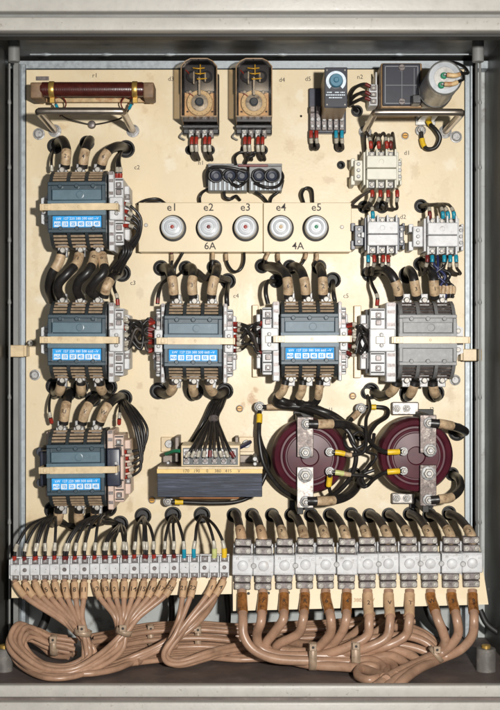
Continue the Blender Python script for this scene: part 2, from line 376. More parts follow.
# seams, corner rods and inner posts
for rx, y1_ in ((9.5, 640), (480, 600)):
    b = MB(); b.tube([W(rx, 62, 40), W(rx, y1_, 40)], 1.1, raw=True)
    for y in (100, 165, 238, 300, 395, 520):
        b.lathe(W(rx, y, 40)[0], 0, [(1.0, W(0, y-2, 40)[1]), (1.9, W(0, y+3, 40)[1]), (1.0, W(0, y+5, 40)[1])], 10, 'y', 40)
    b.build('door_rod', 'shell_grey', cab)
b = MB()
b.ibox(13, 18.5, 62, 640, -30, 6, 0.5); b.build('corner_post', 'shell_grey', cab)
b = MB(); b.ibox(474, 478, 62, 640, -30, -2, 0.5); b.build('corner_post', 'shell_dark', cab)
b = MB(); b.ibox(19.5, 25.5, 64, 640, -30, -8, 0.4); b.ibox(18.6, 20.4, 64, 640, -30, -2, 0.3); b.build('mounting_rail', 'galvanised', cab)
b = MB(); b.ibox(465, 471, 64, 640, -30, -8, 0.4); b.ibox(470.6, 472.6, 64, 640, -30, -2, 0.3)
b.build('mounting_rail', 'galvanised', cab)
b = MB(); b.ibox(10, 490, 60.5, 68.5, -30, -12, 0.4); b.build('cross_rail', 'galvanised', cab)
b = MB(); b.tube([W(30, 54.3, 30), W(472, 54.3, 30)], 0.9, raw=True)
for x in (46, 107, 170, 283, 400):
    b.lathe(0, W(0, 54.3, 30)[1], [(0.8, W(x-6, 0, 30)[0]), (1.9, W(x, 0, 30)[0]), (0.8, W(x+6, 0, 30)[0])], 10, 'x', 30)
b.build('weld_seam', 'galvanised', cab)
for (ix, iy0, iy1, h, r, bm_) in ((14, 43, 62, 55, 5.6, 'shell_grey'), (478, 43, 62, 55, 5.6, 'shell_grey')):
    x = W(ix, 0, h)[0]; a, c = W(0, iy0, h)[1], W(0, iy1, h)[1]
    b = MB(); b.lathe(x, 0, [(r, 50), (r, c-0.5), (r-0.6, c)], 24, 'y', h); b.build('eye_bolt', bm_, cab)
for (ix, iy0, iy1, h, r) in ((4, 648, 664, 110, 8.0), (486, 648, 668, 110, 9.0)):
    x = W(ix, 0, h)[0]; a, c = W(0, iy0, h)[1], W(0, iy1, h)[1]
    b = MB(); b.lathe(x, 0, [(r-0.8, a), (r, a+1), (r, 645)], 26, 'y', h)
    f = b.build('foot_bolt', 'foot_paint', cab)
    b = MB(); b.lathe(x, 0, [(3.6, a-3), (4.2, a-2.5), (4.2, a-0.1)], 18, 'y', h); b.build('brass_nut', 'brass', f)
# short cable rail on the cabinet floor
b = MB(); b.ibox(207, 262, 655.5, 658, 55, 70, 0.3); b.ibox(207, 209, 655.5, 666, 66, 72, 0.3); b.ibox(212, 262, 649, 654, 40, 55, 0.3)
b.build('cable_rail', 'galvanised', cab)

# ------------------------------------------------------------------ mounting panel with real cable holes
HOLES = [(55,146,7),(87,143,6.5),(126,149,8),(122,273,8),(161,268,7),(186,268,6.5),(214,267,6.5),(228,281,7),
 (262,266,6.5),(290,267,6.5),(319,267,6.5),(276,281,6),(333,280,7),(369.5,274,7),(407,275,7.5),(420,264,6),
 (364,207,5.5),(382,207,5.5),(421,206,6),(341,165,3.2),(54,386,7.5),(81,387,7),(109,387,7.5),(124,398,7.5),
 (68,394,6.5),(93,399,7),(158,391,7.5),(195,392,7.5),(225,391,7.5),(371,391,7.5),(407,393,7),(436,393,7.5),
 (53,510,8),(90,521,7),(108,508,8),(120,524,7.5),(143,516,7.5),(173,515,7.5),(202,515,7.5),(234,515,6.5),
 (252,515,6.2),(272,515,6.2),(291.5,515,6.4),(311,515,6.4),(330,515,6.4),(351,514.5,6.4),(369.5,515.5,6.4),
 (389,515,6.4),(410,514,6.4),(429.5,515,6.4),(449,513,6.4),(457,432,8),(452,474,6),(354,474,6),(367,393,5.5),
 (357,111,5),(301,116,1.4),(190,150,4),(210,150,4),(245,150,4),(263,150,4),(315,146,4),(339,147,4.5),(360,433,7),
 (160,262,0)]
HOLES = [h for h in HOLES if h[2] > 0]
pan = thing('mounting_panel', 'cream painted steel mounting panel carrying all the switchgear', 'panel', (250, 560, -3))
cu = bpy.data.curves.new('p', 'CURVE'); cu.dimensions = '2D'; cu.fill_mode = 'BOTH'; cu.extrude = 1.3 * S; cu.bevel_depth = 0.25 * S
def addsp(pts):
    sp = cu.splines.new('POLY'); sp.points.add(len(pts) - 1)
    for p, q in zip(sp.points, pts): p.co = ((q[0]-CX)*S, (CY-q[1])*S, 0, 1)
    sp.use_cyclic_u = True
addsp([(26.5, 70), (464, 69.5), (464.5, 575), (26, 575)])
for x, y, r in HOLES:
    addsp([(x + r*math.cos(a*math.pi/16), y + r*math.sin(a*math.pi/16)) for a in range(32)])
ob = bpy.data.objects.new('p', cu); col.objects.link(ob)
me = bpy.data.meshes.new_from_object(ob.evaluated_get(bpy.context.evaluated_depsgraph_get())); bpy.data.objects.remove(ob)
b = MB()
b._add([(v.co.x/S + CX, CY - v.co.y/S, -1.6 + v.co.z/S) for v in me.vertices], [tuple(p.vertices) for p in me.polygons])
b.build('panel_sheet', 'cream', pan)
b = MB(); b.box(30, 461, 74, 570, -12, -10, 0.2); b.build('hole_shade_sheet', 'rubber', pan)  # black sheet added behind the holes, standing in for shade in the cavity
for x, y, r in HOLES:
    if r < 3: continue
    b = MB(); q = [(x + (r-0.1)*math.cos(a*math.pi/12), y + (r-0.1)*math.sin(a*math.pi/12), 0) for a in range(25)]
    b.tube(q, 1.15, 8, raw=True); b.build('grommet', 'rubber', pan)
b = MB()
for t, x, y in (('r1', 95, 75.5), ('c2', 137, 167.5), ('d3', 171, 79), ('d4', 282, 80), ('d5', 308, 79), ('n1', 201, 163),
                ('n2', 360, 77), ('d1', 407, 153), ('d2', 403, 217), ('c3', 133, 283), ('c5', 346, 296), ('c6', 452, 296),
                ('l1', 331, 410), ('l2', 432, 409.5), ('c4', 236, 296), ('c7', 140, 424)):
    b.text(t, x, y, 0.15, 6.2)
b.build('device_codes', 'print_black', pan)
# rust streaks with a shape of their own, lying on the sheet
def disc_screw(name, label, ix, iy, r, m, h=3, slot=True, cat='screw', group=None):
    t = thing(name, label, cat, (ix, iy, 0), group)
    b = MB(); b.lathe(ix, iy, [(r, 0), (r, h*0.6), (r*0.75, h)], 20); b.build('head', m, t)
    b = MB(); b.lathe(ix, iy, [(r*1.3, -0.2), (r*1.3, 0.7), (r*1.2, 0.9)], 20); b.build('washer', 'zinc', t)
    if slot:
        b = MB(); b.box(ix-r*0.7, ix+r*0.7, iy-0.35, iy+0.35, h-0.3, h+0.12, 0); b.build('slot', 'print_black', t)
disc_screw('hole_plug', 'round grey plug just below the left carrying handle', 39, 134, 4.6, 'zinc', slot=False, cat='plug')
disc_screw('hole_plug', 'round grey plug beside the yellow-ended earth lead at upper right', 456, 137, 4.6, 'zinc', slot=False, cat='plug')
disc_screw('hole_plug', 'round grey plug under the cream tab at the left panel edge', 35, 375, 4.2, 'zinc', slot=False, cat='plug')
disc_screw('hole_plug', 'round pale plug below the right end of the grey contactor', 455, 380, 4.2, 'zinc', slot=False, cat='plug')
for (x, y, l) in ((405, 136, 'yellow capped screw above the topmost small white contactor'), (239.6, 408.6, 'yellow capped screw above the transformer right lug'),
                  (352.6, 396, 'yellow capped screw above the left maroon choke'), (152, 500, 'yellow capped screw at the lower left corner of the transformer')):
    disc_screw('capped_screw', l, x, y, 2.9, 'orange_cap')
for (sx, x0, x1, y0, y1, l) in ((0, 8, 24, 345, 357, 'cream steel tab gripping the left edge of the panel'), (1, 463, 482, 349, 361, 'cream steel tab gripping the right edge of the panel')):
    a, c = W(x0, y0, 22), W(x1, y1, 22)
    t = thing('edge_clamp', l, 'clamp', ((a[0]+c[0])/2, c[1], 0))
    b = MB(); b.box(a[0], c[0], a[1], c[1], 18, 22, 0.7); xm = c[0] if sx == 0 else a[0]
    b.box(xm-2, xm+2, a[1]+0.5, c[1]-0.5, -8, 19.5, 0.5); b.build('tab', 'cream_strap', t)
    b = MB(); b.cyl(xm + (5 if sx == 0 else -5), a[1]-2, 0, 14, 3.2, 6); b.cyl(xm + (5 if sx == 0 else -5), a[1]-2, 0, 22, 1.5, 10); b.build('bolt', 'steel', t)

# ------------------------------------------------------------------ carrying handles
for (xa, xb, y, l) in ((55, 133, 131, 'bent steel rod handle below the maroon resistor'), (365, 445, 132, 'bent steel rod handle below the capacitor')):
    t = thing('handle', l, 'handle', ((xa+xb)/2, y, 0))
    h = 106; b = MB()
    b.tube([(xa, y, -2), (xa, y, 50), (xa, y, h-9), (xa+1.5, y, h-3), (xa+8, y, h), (xb-8, y, h), (xb-1.5, y, h-3), (xb, y, h-9), (xb, y, 50), (xb, y, -2)], 3.4, 14, raw=False, sub=5)
    b.build('rod', 'tube_steel', t)
    for x in (xa, xb):
        b = MB(); b.lathe(x, y, [(6.5, 0), (6.5, 1.2), (4.2, 2), (4, 3)], 20); b.build('collar', 'zinc', t)

# ------------------------------------------------------------------ resistor
t = thing('power_resistor', 'maroon ceramic tube resistor with two brass bands at upper left', 'resistor', (98, 103, 0))
b = MB(); b.ibox(38, 153, 90, 102, 12, 15, 0.4); b.ibox(38, 42, 90, 102, 0, 12, 0.4); b.ibox(149, 153, 90, 102, 0, 12, 0.4); b.build('bracket', 'rust_bracket', t)
c = W(92, 89.5, 36)
for x0, x1 in ((30, 42), (143, 154)):
    b = MB(); b.ibox(x0, x1, 82, 98, 14, 42, 1.6); b.build('end_block', 'old_wood', t)
b = MB(); x0, x1 = W(41, 0, 36)[0], W(144, 0, 36)[0]
b.lathe(0, c[1], [(6.6, x0), (7.2, x0+2), (7.2, x1-2), (6.6, x1)], 30, 'x', 36)
for k in range(46):
    xx = x0 + 3 + (x1-x0-6) * k / 45
    b.lathe(0, c[1], [(7.15, xx-0.9), (7.27, xx), (7.15, xx+0.9)], 24, 'x', 36)
b.build('tube', 'maroon_tube', t)
for ix in (52, 135):
    xx = W(ix, 0, 36)[0]
    b = MB(); b.lathe(0, c[1], [(7.7, xx-2.6), (8, xx-2.2), (8, xx+2.2), (7.7, xx+2.6)], 30, 'x', 36)
    b.box(xx-2.4, xx+2.4, c[1]+6, c[1]+13, 33, 36, 0.4); b.build('band', 'brass', t)
for ix, hx, nm in ((54, 92, 'left'), (133, 92, 'right')):
    sg = 1 if ix < 90 else -1
    cable('thin_wire', 'thin brown wire hanging from the %s band of the tube resistor' % nm, 'wire',
          [(ix, 98, 34), (ix+sg*3, 107, 30), (ix+sg*10, 117, 16), (ix+sg*25, 122, 8), (hx, 125, 2)], 0.8, 'old_black_cable', parts=[('blue_sleeve', 'cyan', 6, 12, 1.6), ('lug', 'zinc', -0.1, 6, 1.5)][:1])
    cable('thin_wire', 'thin reddish wire looping beside the %s band of the tube resistor' % nm, 'wire',
          [(ix-1, 98, 34), (ix+sg*8, 97, 28), (ix+sg*12, 104, 20), (ix+sg*8, 112, 10), (ix+sg*6, 116, 0)], 0.7, 'dark_red')
t = thing('cable_clip', 'small dark clip pinning the resistor wires to the panel', 'clip', (92, 125, 0))
b = MB(); b.lathe(92, 125, [(4, 0), (4.2, 2), (3, 4.5), (1, 5)], 18); b.build('clip_body', 'clamp_metal', t)
t = None
tagp = thing('name_plate', 'small bare metal tag above the left end of the resistor', 'tag', (42, 80, 0))
b = MB(); b.box(36, 49, 76.5, 80.5, 0.2, 1, 0.2); b.build('plate', 'clamp_metal', tagp)

# ------------------------------------------------------------------ glazed relays
def relay(ix, label, nw):
    cx = W(ix, 0, 62)[0]
    t = thing('relay', label, 'relay', (cx, 130, 0), 'clear covered relays')
    xa, xb = cx - 17, cx + 17
    yt_, yb = W(0, 61, 62)[1], W(0, 116, 62)[1]     # front face
    b = MB(); b.box(xa-1, xb+1, yt_+1, yb+9, 0, 12, 1.2); b.box(xa-1, xb+1, yb+1.5, yb+4.5, 11.5, 22, 0.5); b.build('base', 'black_plastic', t)
    b = MB(); b.box(xa+2, xb-2, yt_+22, yb-2, 12.2, 40, 0.6); b.build('works_board', 'relay_board', t)
    b = MB(); b.box(xa+1.5, xb-1.5, yt_-1, yt_+26, 12.2, 44, 1.5); b.lathe(cx-7, yt_+12, [(5.5, 45), (5.5, 51), (3, 53)], 18); b.lathe(cx+7, yt_+12, [(5.5, 45), (5.5, 51), (3, 53)], 18)
    b.build('coil', 'navy_plastic', t)
    b = MB()
    for k in range(3): b.tube([(cx-6+k*2, yt_+5+k*5, 55), (cx-1, yt_+6+k*5, 57), (cx+5+k, yt_+5+k*5, 55)], 0.55, 6)
    b.tube([(cx+1, yt_+2, 56), (cx+1, yt_+12, 57)], 0.5, 6); b.build('contact_spring', 'yellow', t)
    b = MB(); b.box(cx-1.1, cx+1.1, yt_+13, yb-22, 46, 53, 0.3); b.box(xa+4, xb-4, yb-27, yb-26, 40, 44, 0.2); b.lathe(xa+8, yt_+26, [(2, 40), (2, 44), (1.4, 45)], 12)
    b.lathe(xb-8, yt_+26, [(1.8, 40), (1.8, 44), (1.2, 45)], 12); b.box(cx-6, cx-4.6, yt_+8, yt_+20, 51, 54, 0.2); b.box(cx+5, cx+6.4, yt_+9, yt_+18, 51, 54, 0.2); b.build('armature', 'zinc', t)
    dy = yb - 16
    b = MB(); b.lathe(cx, dy, [(12.6, 40), (12.6, 44), (12, 45), (9, 45), (8.8, 44)], 36); b.build('dial', 'fuse_white' if False else 'cream_plate', t)
    b = MB(); b.lathe(cx, dy, [(8.2, 44.2), (8.2, 45.6), (7, 46)], 30); b.build('dial_scale', 'zinc', t)
    b = MB(); b.lathe(cx, dy, [(4, 46), (4, 51), (3, 52)], 20); b.build('knob', 'knob_dark', t)
    b = MB()
    for a in range(14):
        an = a * math.pi * 2 / 14; b.box(cx + 10.9*math.cos(an)-0.3, cx + 10.9*math.cos(an)+0.3, dy+10.9*math.sin(an)-0.3, dy+10.9*math.sin(an)+0.3, 44.4, 45.3, 0)
    b.box(xa+4, xa+6, yb-9, yb-7.5, 40, 40.6, 0); b.box(xb-6, xb-4, yb-9, yb-7.5, 40, 40.6, 0); b.lathe(xa+5.5, dy-4, [(0.9, 40), (0.9, 41)], 10); b.lathe(xb-5.5, dy-4, [(0.9, 40), (0.9, 41)], 10)
    b.build('scale_marks', 'print_black', t)
    b = MB(); b.tube([(cx-10, dy-9, 45), (cx-6, dy-6, 46.8)], 0.5, raw=True, seg=6); b.tube([(cx-13, yt_+6, 50), (cx-10, yt_+10, 52), (cx-12, yt_+14, 50)], 0.6, 6); b.build('pointer', 'red', t)
    # clear moulded cover: five walls with rounded top
    pr = [(xa, yb), (xb, yb), (xb, yt_+5), (xb-4, yt_), (xb-9, yt_-2.5), (xa+9, yt_-2.5), (xa+4, yt_), (xa, yt_+5)]
    b = MB(); b.prism(pr, 12.3, 62); b.build('clear_cover', 'clear_cover', t)
    b = MB()
    for k in range(len(pr)):
        p, q = pr[k], pr[(k+1) % len(pr)]; b.tube([(p[0], p[1], 62), (q[0], q[1], 62)], 0.5, 6, raw=True)
    b.tube([(xa, yb, 12), (xa, yb, 62)], 0.5, 6, raw=True); b.tube([(xb, yb, 12), (xb, yb, 62)], 0.5, 6, raw=True)
    b.build('cover_rim', 'relay_brown', t)
    for k in range(4):
        x = cx - 9.5 + k * 6.6
        b = MB(); b.box(x-2.4, x+2.4, yb+5, yb+13, 10, 17, 0.5); tm = b.build('terminal', 'clamp_metal' if k % 2 else 'zinc', t)
        b = MB(); b.cyl(x, yb+8, 17, 18.4, 1.7, 12); b.build('screw', 'steel', tm)
    b = MB(); b.tube([(xa-1, yb+6, 8), (xa-4, yb+11, 10), (xa+1, yb+14, 8)], 0.8, 8); b.build('retaining_clip', 'steel', t)
    return cx, yb
i = 0
for ix, lab in ((199, 'clear covered relay with cream dial, nearer the maroon resistor'), (254, 'clear covered relay with cream dial, nearer the blue dial timer')):
    cx, yb = relay(ix, lab, 4)
    for k, dx in enumerate((-8.5, -4, 4.5, 9)):
        hx = cx - 4 + (0 if k < 2 else 13)
        cable('relay_lead', 'short dark lead with red ferrule, %s of four under the relay %s' % (ORD[k], 'nearer the resistor' if ix < 220 else 'nearer the timer'), 'wire',
              [(W(cx, 0, 0)[0]+dx, yb+11, 16), (cx+dx-0.5, yb+18, 18), (cx+dx, yb+27, 16), (cx+dx+2, yb+33, 8), (hx, yb+32, -6)], 1.5, 'old_black_cable',
              'leads under the relays', [('ferrule', 'red', 2, 9, 1.9), ('marker', 'clear_marker', 10, 16, 2.0)], img=False)

# ------------------------------------------------------------------ timer with blue dial
t = thing('timer_relay', 'small dark timer with blue dial and white lettering strips', 'timer', (325, 133, 0))
b = MB(); b.ibox(309, 346, 88, 133, 0, 9, 0.8); b.build('base', 'navy_plastic', t)
b = MB(); b.ibox(325, 347, 68, 107, 9, 82, 0.8); b.build('housing', 'relay_brown', t)
b = MB(); b.ibox(324.6, 347.4, 67.2, 107.5, 80, 84, 0.6); f = b.build('face', 'charcoal_face', t)
c = W(336, 81, 84)
b = MB(); n = 30; a0, a1 = math.radians(130), math.radians(410)
for k in range(n):
    u, v = a0 + (a1-a0)*k/n, a0 + (a1-a0)*(k+1)/n
    b.prism([(c[0]+6.6*math.cos(u), c[1]+6.6*math.sin(u)), (c[0]+9.4*math.cos(u), c[1]+9.4*math.sin(u)), (c[0]+9.4*math.cos(v), c[1]+9.4*math.sin(v)), (c[0]+6.6*math.cos(v), c[1]+6.6*math.sin(v))], 84, 84.5)
b.build('scale_ring', 'print_white', f)
b = MB(); b.lathe(c[0], c[1], [(6.4, 84), (6.2, 88), (5.6, 89), (2.6, 89), (2.4, 91), (1.8, 91.5)], 28); k_ = b.build('dial_knob', 'knob_blue', t)
b = MB()
for (x0, x1, y) in ((327, 332.5, 92.3), (335, 339, 92.3), (340.5, 345, 92.3), (326, 345, 94.9), (329, 342, 97.6)):
    x = x0
    while x < x1 - 0.6:
        w = random.uniform(0.9, 1.9); b.ibox(x, min(x+w, x1), y-0.55, y+0.55, 84, 84.25, 0); x += w + 0.45
b.build('lettering', 'print_white', f)
for x, y in ((327, 70), (345, 70), (327, 104.5), (345, 104.5)):
    b = MB(); b.icyl(x, y, 84, 84.8, 1.0, 12); b.build('face_screw', 'steel', f)
for k in range(6):
    ix = 312.5 + k * 5.9
    b = MB(); b.ibox(ix-2.4, ix+2.4, 112, 130, 9, 16, 0.5); b.ibox(ix-2.2, ix+2.2, 106, 112, 9, 24, 0.5); tm = b.build('terminal', 'clamp_metal', t)
    b = MB(); b.icyl(ix, 119, 15, 18.5, 2.1, 14); b.build('screw', 'zinc', tm)
    b = MB(); b.icyl(ix, 126, 15, 18, 1.8, 14); b.build('screw', 'zinc', tm)
b = MB(); b.icyl(312, 109, 9, 13, 2.4, 16); b.build('fixing_screw', 'zinc', t)
for k, (ix, m) in enumerate(((311, 'red'), (316.5, 'red'), (336, 'cyan'), (342, 'cyan'))):
    hx = 315 if k < 2 else 339.5
    cable('timer_lead', 'short lead with %s ferrule under the timer, %s one' % ('red' if k < 2 else 'light blue', 'left' if k % 2 == 0 else 'right'), 'wire',
          [(ix, 130, 15), (ix, 137, 16), (ix+0.4, 143, 14), (ix+1, 149, 10), (hx, 148, 2), (hx, 146, -8)], 1.4, 'old_black_cable', 'leads under the timer',
          [('ferrule', m, 1, 8, 1.9), ('marker', 'clear_marker', 8.5, 13, 1.9)])

# ------------------------------------------------------------------ rectifier, terminal strip, capacitor
t = thing('rectifier_module', 'square dark module with white outline and cross lines beside the capacitor', 'module', W(402, 108, 0))
b = MB(); b.ibox(381, 422, 63, 108, 0, 55, 1); b.build('housing', 'relay_brown', t)
b = MB(); b.ibox(382.5, 420.5, 63.5, 105.5, 54, 58, 0.8); f = b.build('face_plate', 'charcoal_face', t)
b = MB()
for (x0, x1, y0, y1) in ((385, 418, 66, 66.5), (385, 418, 103, 103.5), (385, 385.5, 66, 103.5), (417.6, 418.1, 66, 103.5), (386, 417, 85, 85.35), (401.8, 402.1, 70, 98), (414, 414.3, 68, 102)):
    b.ibox(x0, x1, y0, y1, 58, 58.2, 0)
b.build('outline', 'print_grey', f)
for y in (67.2, 101.3):
    b = MB(); b.icyl(402, y, 57.5, 60, 3.2, 18); s_ = b.build('screw', 'clamp_metal', f)
    b = MB(); a = W(402, y, 60); b.box(a[0]-2.4, a[0]+2.4, a[1]-0.4, a[1]+0.4, 59.7, 60.2, 0); b.build('slot', 'print_black', s_)
t = thing('terminal_strip', 'small upright white terminal strip left of the dark module', 'terminal strip', W(374, 106, 0))
b = MB(); b.ibox(369, 378, 84, 105.5, 0, 30, 0.8); b.ibox(375.5, 377, 72, 85, 0, 34, 0.3); b.build('strip_body', 'white_plastic', t)
for k in range(3):
    b = MB(); b.ibox(370.5, 376.5, 85.5+k*6.6, 90.3+k*6.6, 30, 32, 0.4); q = b.build('screw_terminal', 'clamp_metal', t)
    b = MB(); b.icyl(373.5, 88+k*6.6, 32, 33.4, 1.8, 12); b.build('screw', 'steel', q)
for k, (y, yy) in enumerate(((86, 84), (94, 92), (99, 98))):
    cable('strip_lead', 'dark lead from the small upright strip into the hole, %s of three from top' % ORD[k], 'wire',
          [(371, y+1, 31), (364, yy, 30), (355, yy+4, 24), (350.5, yy+13-k*3, 14), (353, 106, 4), (357, 111, -8)], 1.6, 'black_cable', 'leads of the small strip', [('ferrule', 'dark_red', 1, 6, 1.9)])
t = thing('capacitor', 'round aluminium capacitor can with two terminals at upper right', 'capacitor', W(433, 105, 0))
c = W(445, 77.5, 132)
b = MB(); b.lathe(c[0], c[1], [(15.5, 0), (15.5, 122), (15, 126), (15.8, 127.5), (15.8, 131), (15, 132), (14.2, 131)], 44); b.build('can', 'can_aluminium', t)
b = MB(); b.lathe(c[0], c[1], [(14.1, 128), (14.1, 131), (10, 131.3), (9.5, 130.8)], 40); b.build('end_cap', 'can_top', t)
b = MB(); b.lathe(c[0], c[1], [(16, 60), (16.4, 61), (16.4, 74), (16, 75)], 40); b.box(c[0]-22, c[0]-14, c[1]+4, c[1]+12, 60, 75, 0.6); b.build('clamp_band', 'black_plastic', t)
b = MB(); b.box(c[0]-10, c[0]+10, c[1]+10, c[1]+20, 0, 3, 0.4); b.box(c[0]-8, c[0]+8, c[1]+14, c[1]+17, 0, 40, 0.5); b.build('mounting_bracket', 'can_aluminium', t)
for k, (x, y) in enumerate(((447, 74.5), (444.5, 84))):
    a = W(x, y, 138)
    b = MB(); b.lathe(a[0]-2, a[1], [(3, 131), (3, 134), (2, 135)], 16); p_ = b.build('terminal_base', 'green', t)
    b = MB(); b.box(a[0]-3, a[0]+3, a[1]-0.8, a[1]+0.8, 134, 139, 0.3); b.build('terminal_tab', 'zinc', p_)
    cable('capacitor_lead', 'black lead with brown sleeve on the %s capacitor terminal' % ('upper' if k == 0 else 'lower'), 'wire',
          [(x-1, y, 138), (x+8, y+1-k, 139), (x+15, y-1-k*2, 134), (x+21-k*2, y-2-k*4, 115), (x+15, y-9-k*4, 80), (x+2, y-12, 55), (x-14, y-3, 40), (x-22, y+4, 20)], 1.5, 'black_cable', None, [('sleeve', 'rust_bracket', 1, 13, 2.2)])
t = None
# earth lead right
def bolt(name, label, ix, iy, h, r=4.2, parent=None, group=None, cat='bolt'):
    a = W(ix, iy, h); tt = parent or thing(name, label, cat, (a[0], a[1], 0), group)
    b = MB(); b.lathe(a[0], a[1], [(r*1.15, h-3), (r*1.15, h-2), (r*1.02, h-1.6)], 24); q = b.build('washer', 'zinc', tt)
    b = MB(); b.lathe(a[0], a[1], [(r*0.82, h-1.8), (r*0.82, h+1), (r*0.7, h+1.5)], 6); b.build('nut', 'steel', q)
    b = MB(); b.lathe(a[0], a[1], [(r*0.42, h-4), (r*0.42, h+3.2), (r*0.3, h+3.8)], 14); b.build('stud', 'zinc', q)
    return tt
bolt('earth_bolt', 'zinc earth bolt inside the looped yellow-ended lead', 421, 130, 6, 4.6)
cable('earth_lead', 'looped black earth lead with two yellow ferrules at upper right', 'wire',
      [(426, 117, 8), (430, 124, 12), (436, 130, 16), (440, 138, 16), (436, 147, 14), (428, 149, 12), (423, 144, 10), (421, 132, 8)], 2.1, 'black_cable', None,
      [('ferrule', 'yellow', 2, 10, 2.7), ('ferrule', 'yellow', -16, -7, 2.7)])

# ------------------------------------------------------------------ twin module above fuse plate
t = thing('suppressor_module', 'ribbed grey twin module with black coiled leads above the fuse plate', 'module', W(246, 192, 0))
b = MB(); b.ibox(208, 247, 165, 191, 0, 22, 0.8); b.ibox(249, 282, 166, 191, 0, 22, 0.8); b.ibox(208, 282, 163.5, 166, 0, 15, 0.3); b.build('module_body', 'grey_shell', t)
b = MB()
for k in range(16):
    x = 210 + k*4.5
    if 245 < x < 250: continue
    b.ibox(x, x+2.6, 181, 190.5, 20, 24, 0.4)
b.build('fins', 'galvanised', t)
b = MB(); b.ibox(238, 268, 164.3, 166.6, 16, 25, 0.4); b.build('red_strip', 'dark_red', t)
for k, x in enumerate((216, 230, 242, 259, 272)):
    b = MB(); a = W(x, 175.5, 30); b.lathe(a[0], a[1], [(5.6, 20), (5.8, 29), (4.8, 30.5), (3, 30), (2.6, 28)], 24); q = b.build('round_cap', 'navy_plastic', t)
    cable('coiled_lead', 'thin black coiled lead round the %s cap of the ribbed twin module' % ORD[k], 'wire',
          [(x+7*math.cos(u*0.9+k), 175.5+6.3*math.sin(u*0.9+k), 26+u*0.7) for u in range(8)], 1.0, 'black_cable', 'coiled leads on the twin module')
for k, p in enumerate(([(207, 186, 18), (207, 172, 26), (214, 167, 30), (232, 168, 32), (246, 172, 30)],
                       [(236, 165, 20), (235, 157, 16), (241, 152, 14), (252, 153, 14), (262, 150, 10), (265, 147, -4)],
                       [(245, 165, 22), (248, 158, 18), (254, 155, 16), (248, 151, 8), (245, 149, -4)],
                       [(247, 180, 28), (240, 186, 34), (233, 184, 30), (228, 178, 30)],
                       [(255, 183, 28), (266, 187, 32), (278, 186, 28), (283, 177, 22), (279, 168, 18)],
                       [(283, 180, 16), (280, 190, 14), (272, 197, 12), (270, 203, 6)],
                       [(224, 190, 16), (225, 197, 18), (231, 199, 18), (236, 196, 14), (240, 200, 6)])):
    cable('module_lead', 'black lead tangled around the ribbed twin module', 'wire', p, 1.5, 'black_cable', 'tangled leads of the twin module')

# ------------------------------------------------------------------ fuse plates
HP = 26
for (x0, x1, fx, amp, ax, lab) in ((138.5, 263, ((172, 'e1', 'red', 'blood red'), (208.5, 'e2', 'dark_red', 'dark red'), (245.5, 'e3', 'red', 'bright red')), '6A', 210, 'cream fuse plate marked 6A with three holes'),
                              (263.4, 351.5, ((281, 'e4', 'sleeve', 'brown'), (316.5, 'e5', 'green', 'green')), '4A', 298, 'cream fuse plate marked 4A with two holes')):
    t = thing('fuse_plate', lab, 'plate', W((x0+x1)/2, 252, 0), 'fuse plates')
    b = MB(); b.ibox(x0, x1, 202.5, 252, HP-2.5, HP, 0.5); b.ibox(x0+1, x1-1, 250, 252, 0, HP-2.5, 0.3); b.build('plate', 'cream_plate', t)
    b = MB()
    for ix, nm, _, _ in fx:
        a = W(ix, 207.5, HP); b = MB(); b.text(nm, a[0], a[1], HP+0.1, 10.5, bold=0.08); b.build('engraving', 'print_black', t)
    a = W(ax, 246.2, HP); b = MB(); b.text(amp, a[0], a[1], HP+0.1, 10, bold=0.08); b.build('engraving', 'print_black', t)
    b = MB(); b.icyl(146 if amp == '6A' else 342, 225 if amp == '6A' else 227, HP, HP+1.4, 1.9, 14); b.build('plate_screw', 'steel', t)
    for ix, nm, dm, dn in fx:
        a = W(ix, 226.5, 44)
        u = thing('fuse_holder', 'round white ribbed fuse cap with %s centre dot, under the marking %s' % (dn, nm), 'fuse holder', (a[0], a[1], HP), 'round fuse caps')
        b = MB(); b.lathe(a[0], a[1], [(13, HP), (13, HP+1.5), (12, HP+2)], 40); b.build('collar', 'rubber', u)
        b = MB(); seg = 48; pr = []
        b.lathe(a[0], a[1], [(11.0, HP+2), (11.3, HP+4), (10.9, HP+14), (10.2, HP+16), (9.3, HP+16.2), (9.0, HP+13.5), (7.6, HP+13.5), (7.3, HP+16.6), (5.2, HP+17), (4.9, HP+14.8), (3.8, HP+14.8), (3.6, HP+17.2), (2.6, HP+17.2), (2.4, HP+15)], 44)
        for k in range(28):
            an = k*math.pi*2/28; b.lathe(a[0]+10.75*math.cos(an), a[1]+10.75*math.sin(an), [(0.5, HP+4), (0.35, HP+12)], 6)
        b.build('cap', 'fuse_white', u)
        b = MB(); b.lathe(a[0], a[1], [(1.8, HP+13), (1.8, HP+16.2), (1.2, HP+16.5)], 16); b.build('indicator', dm, u)
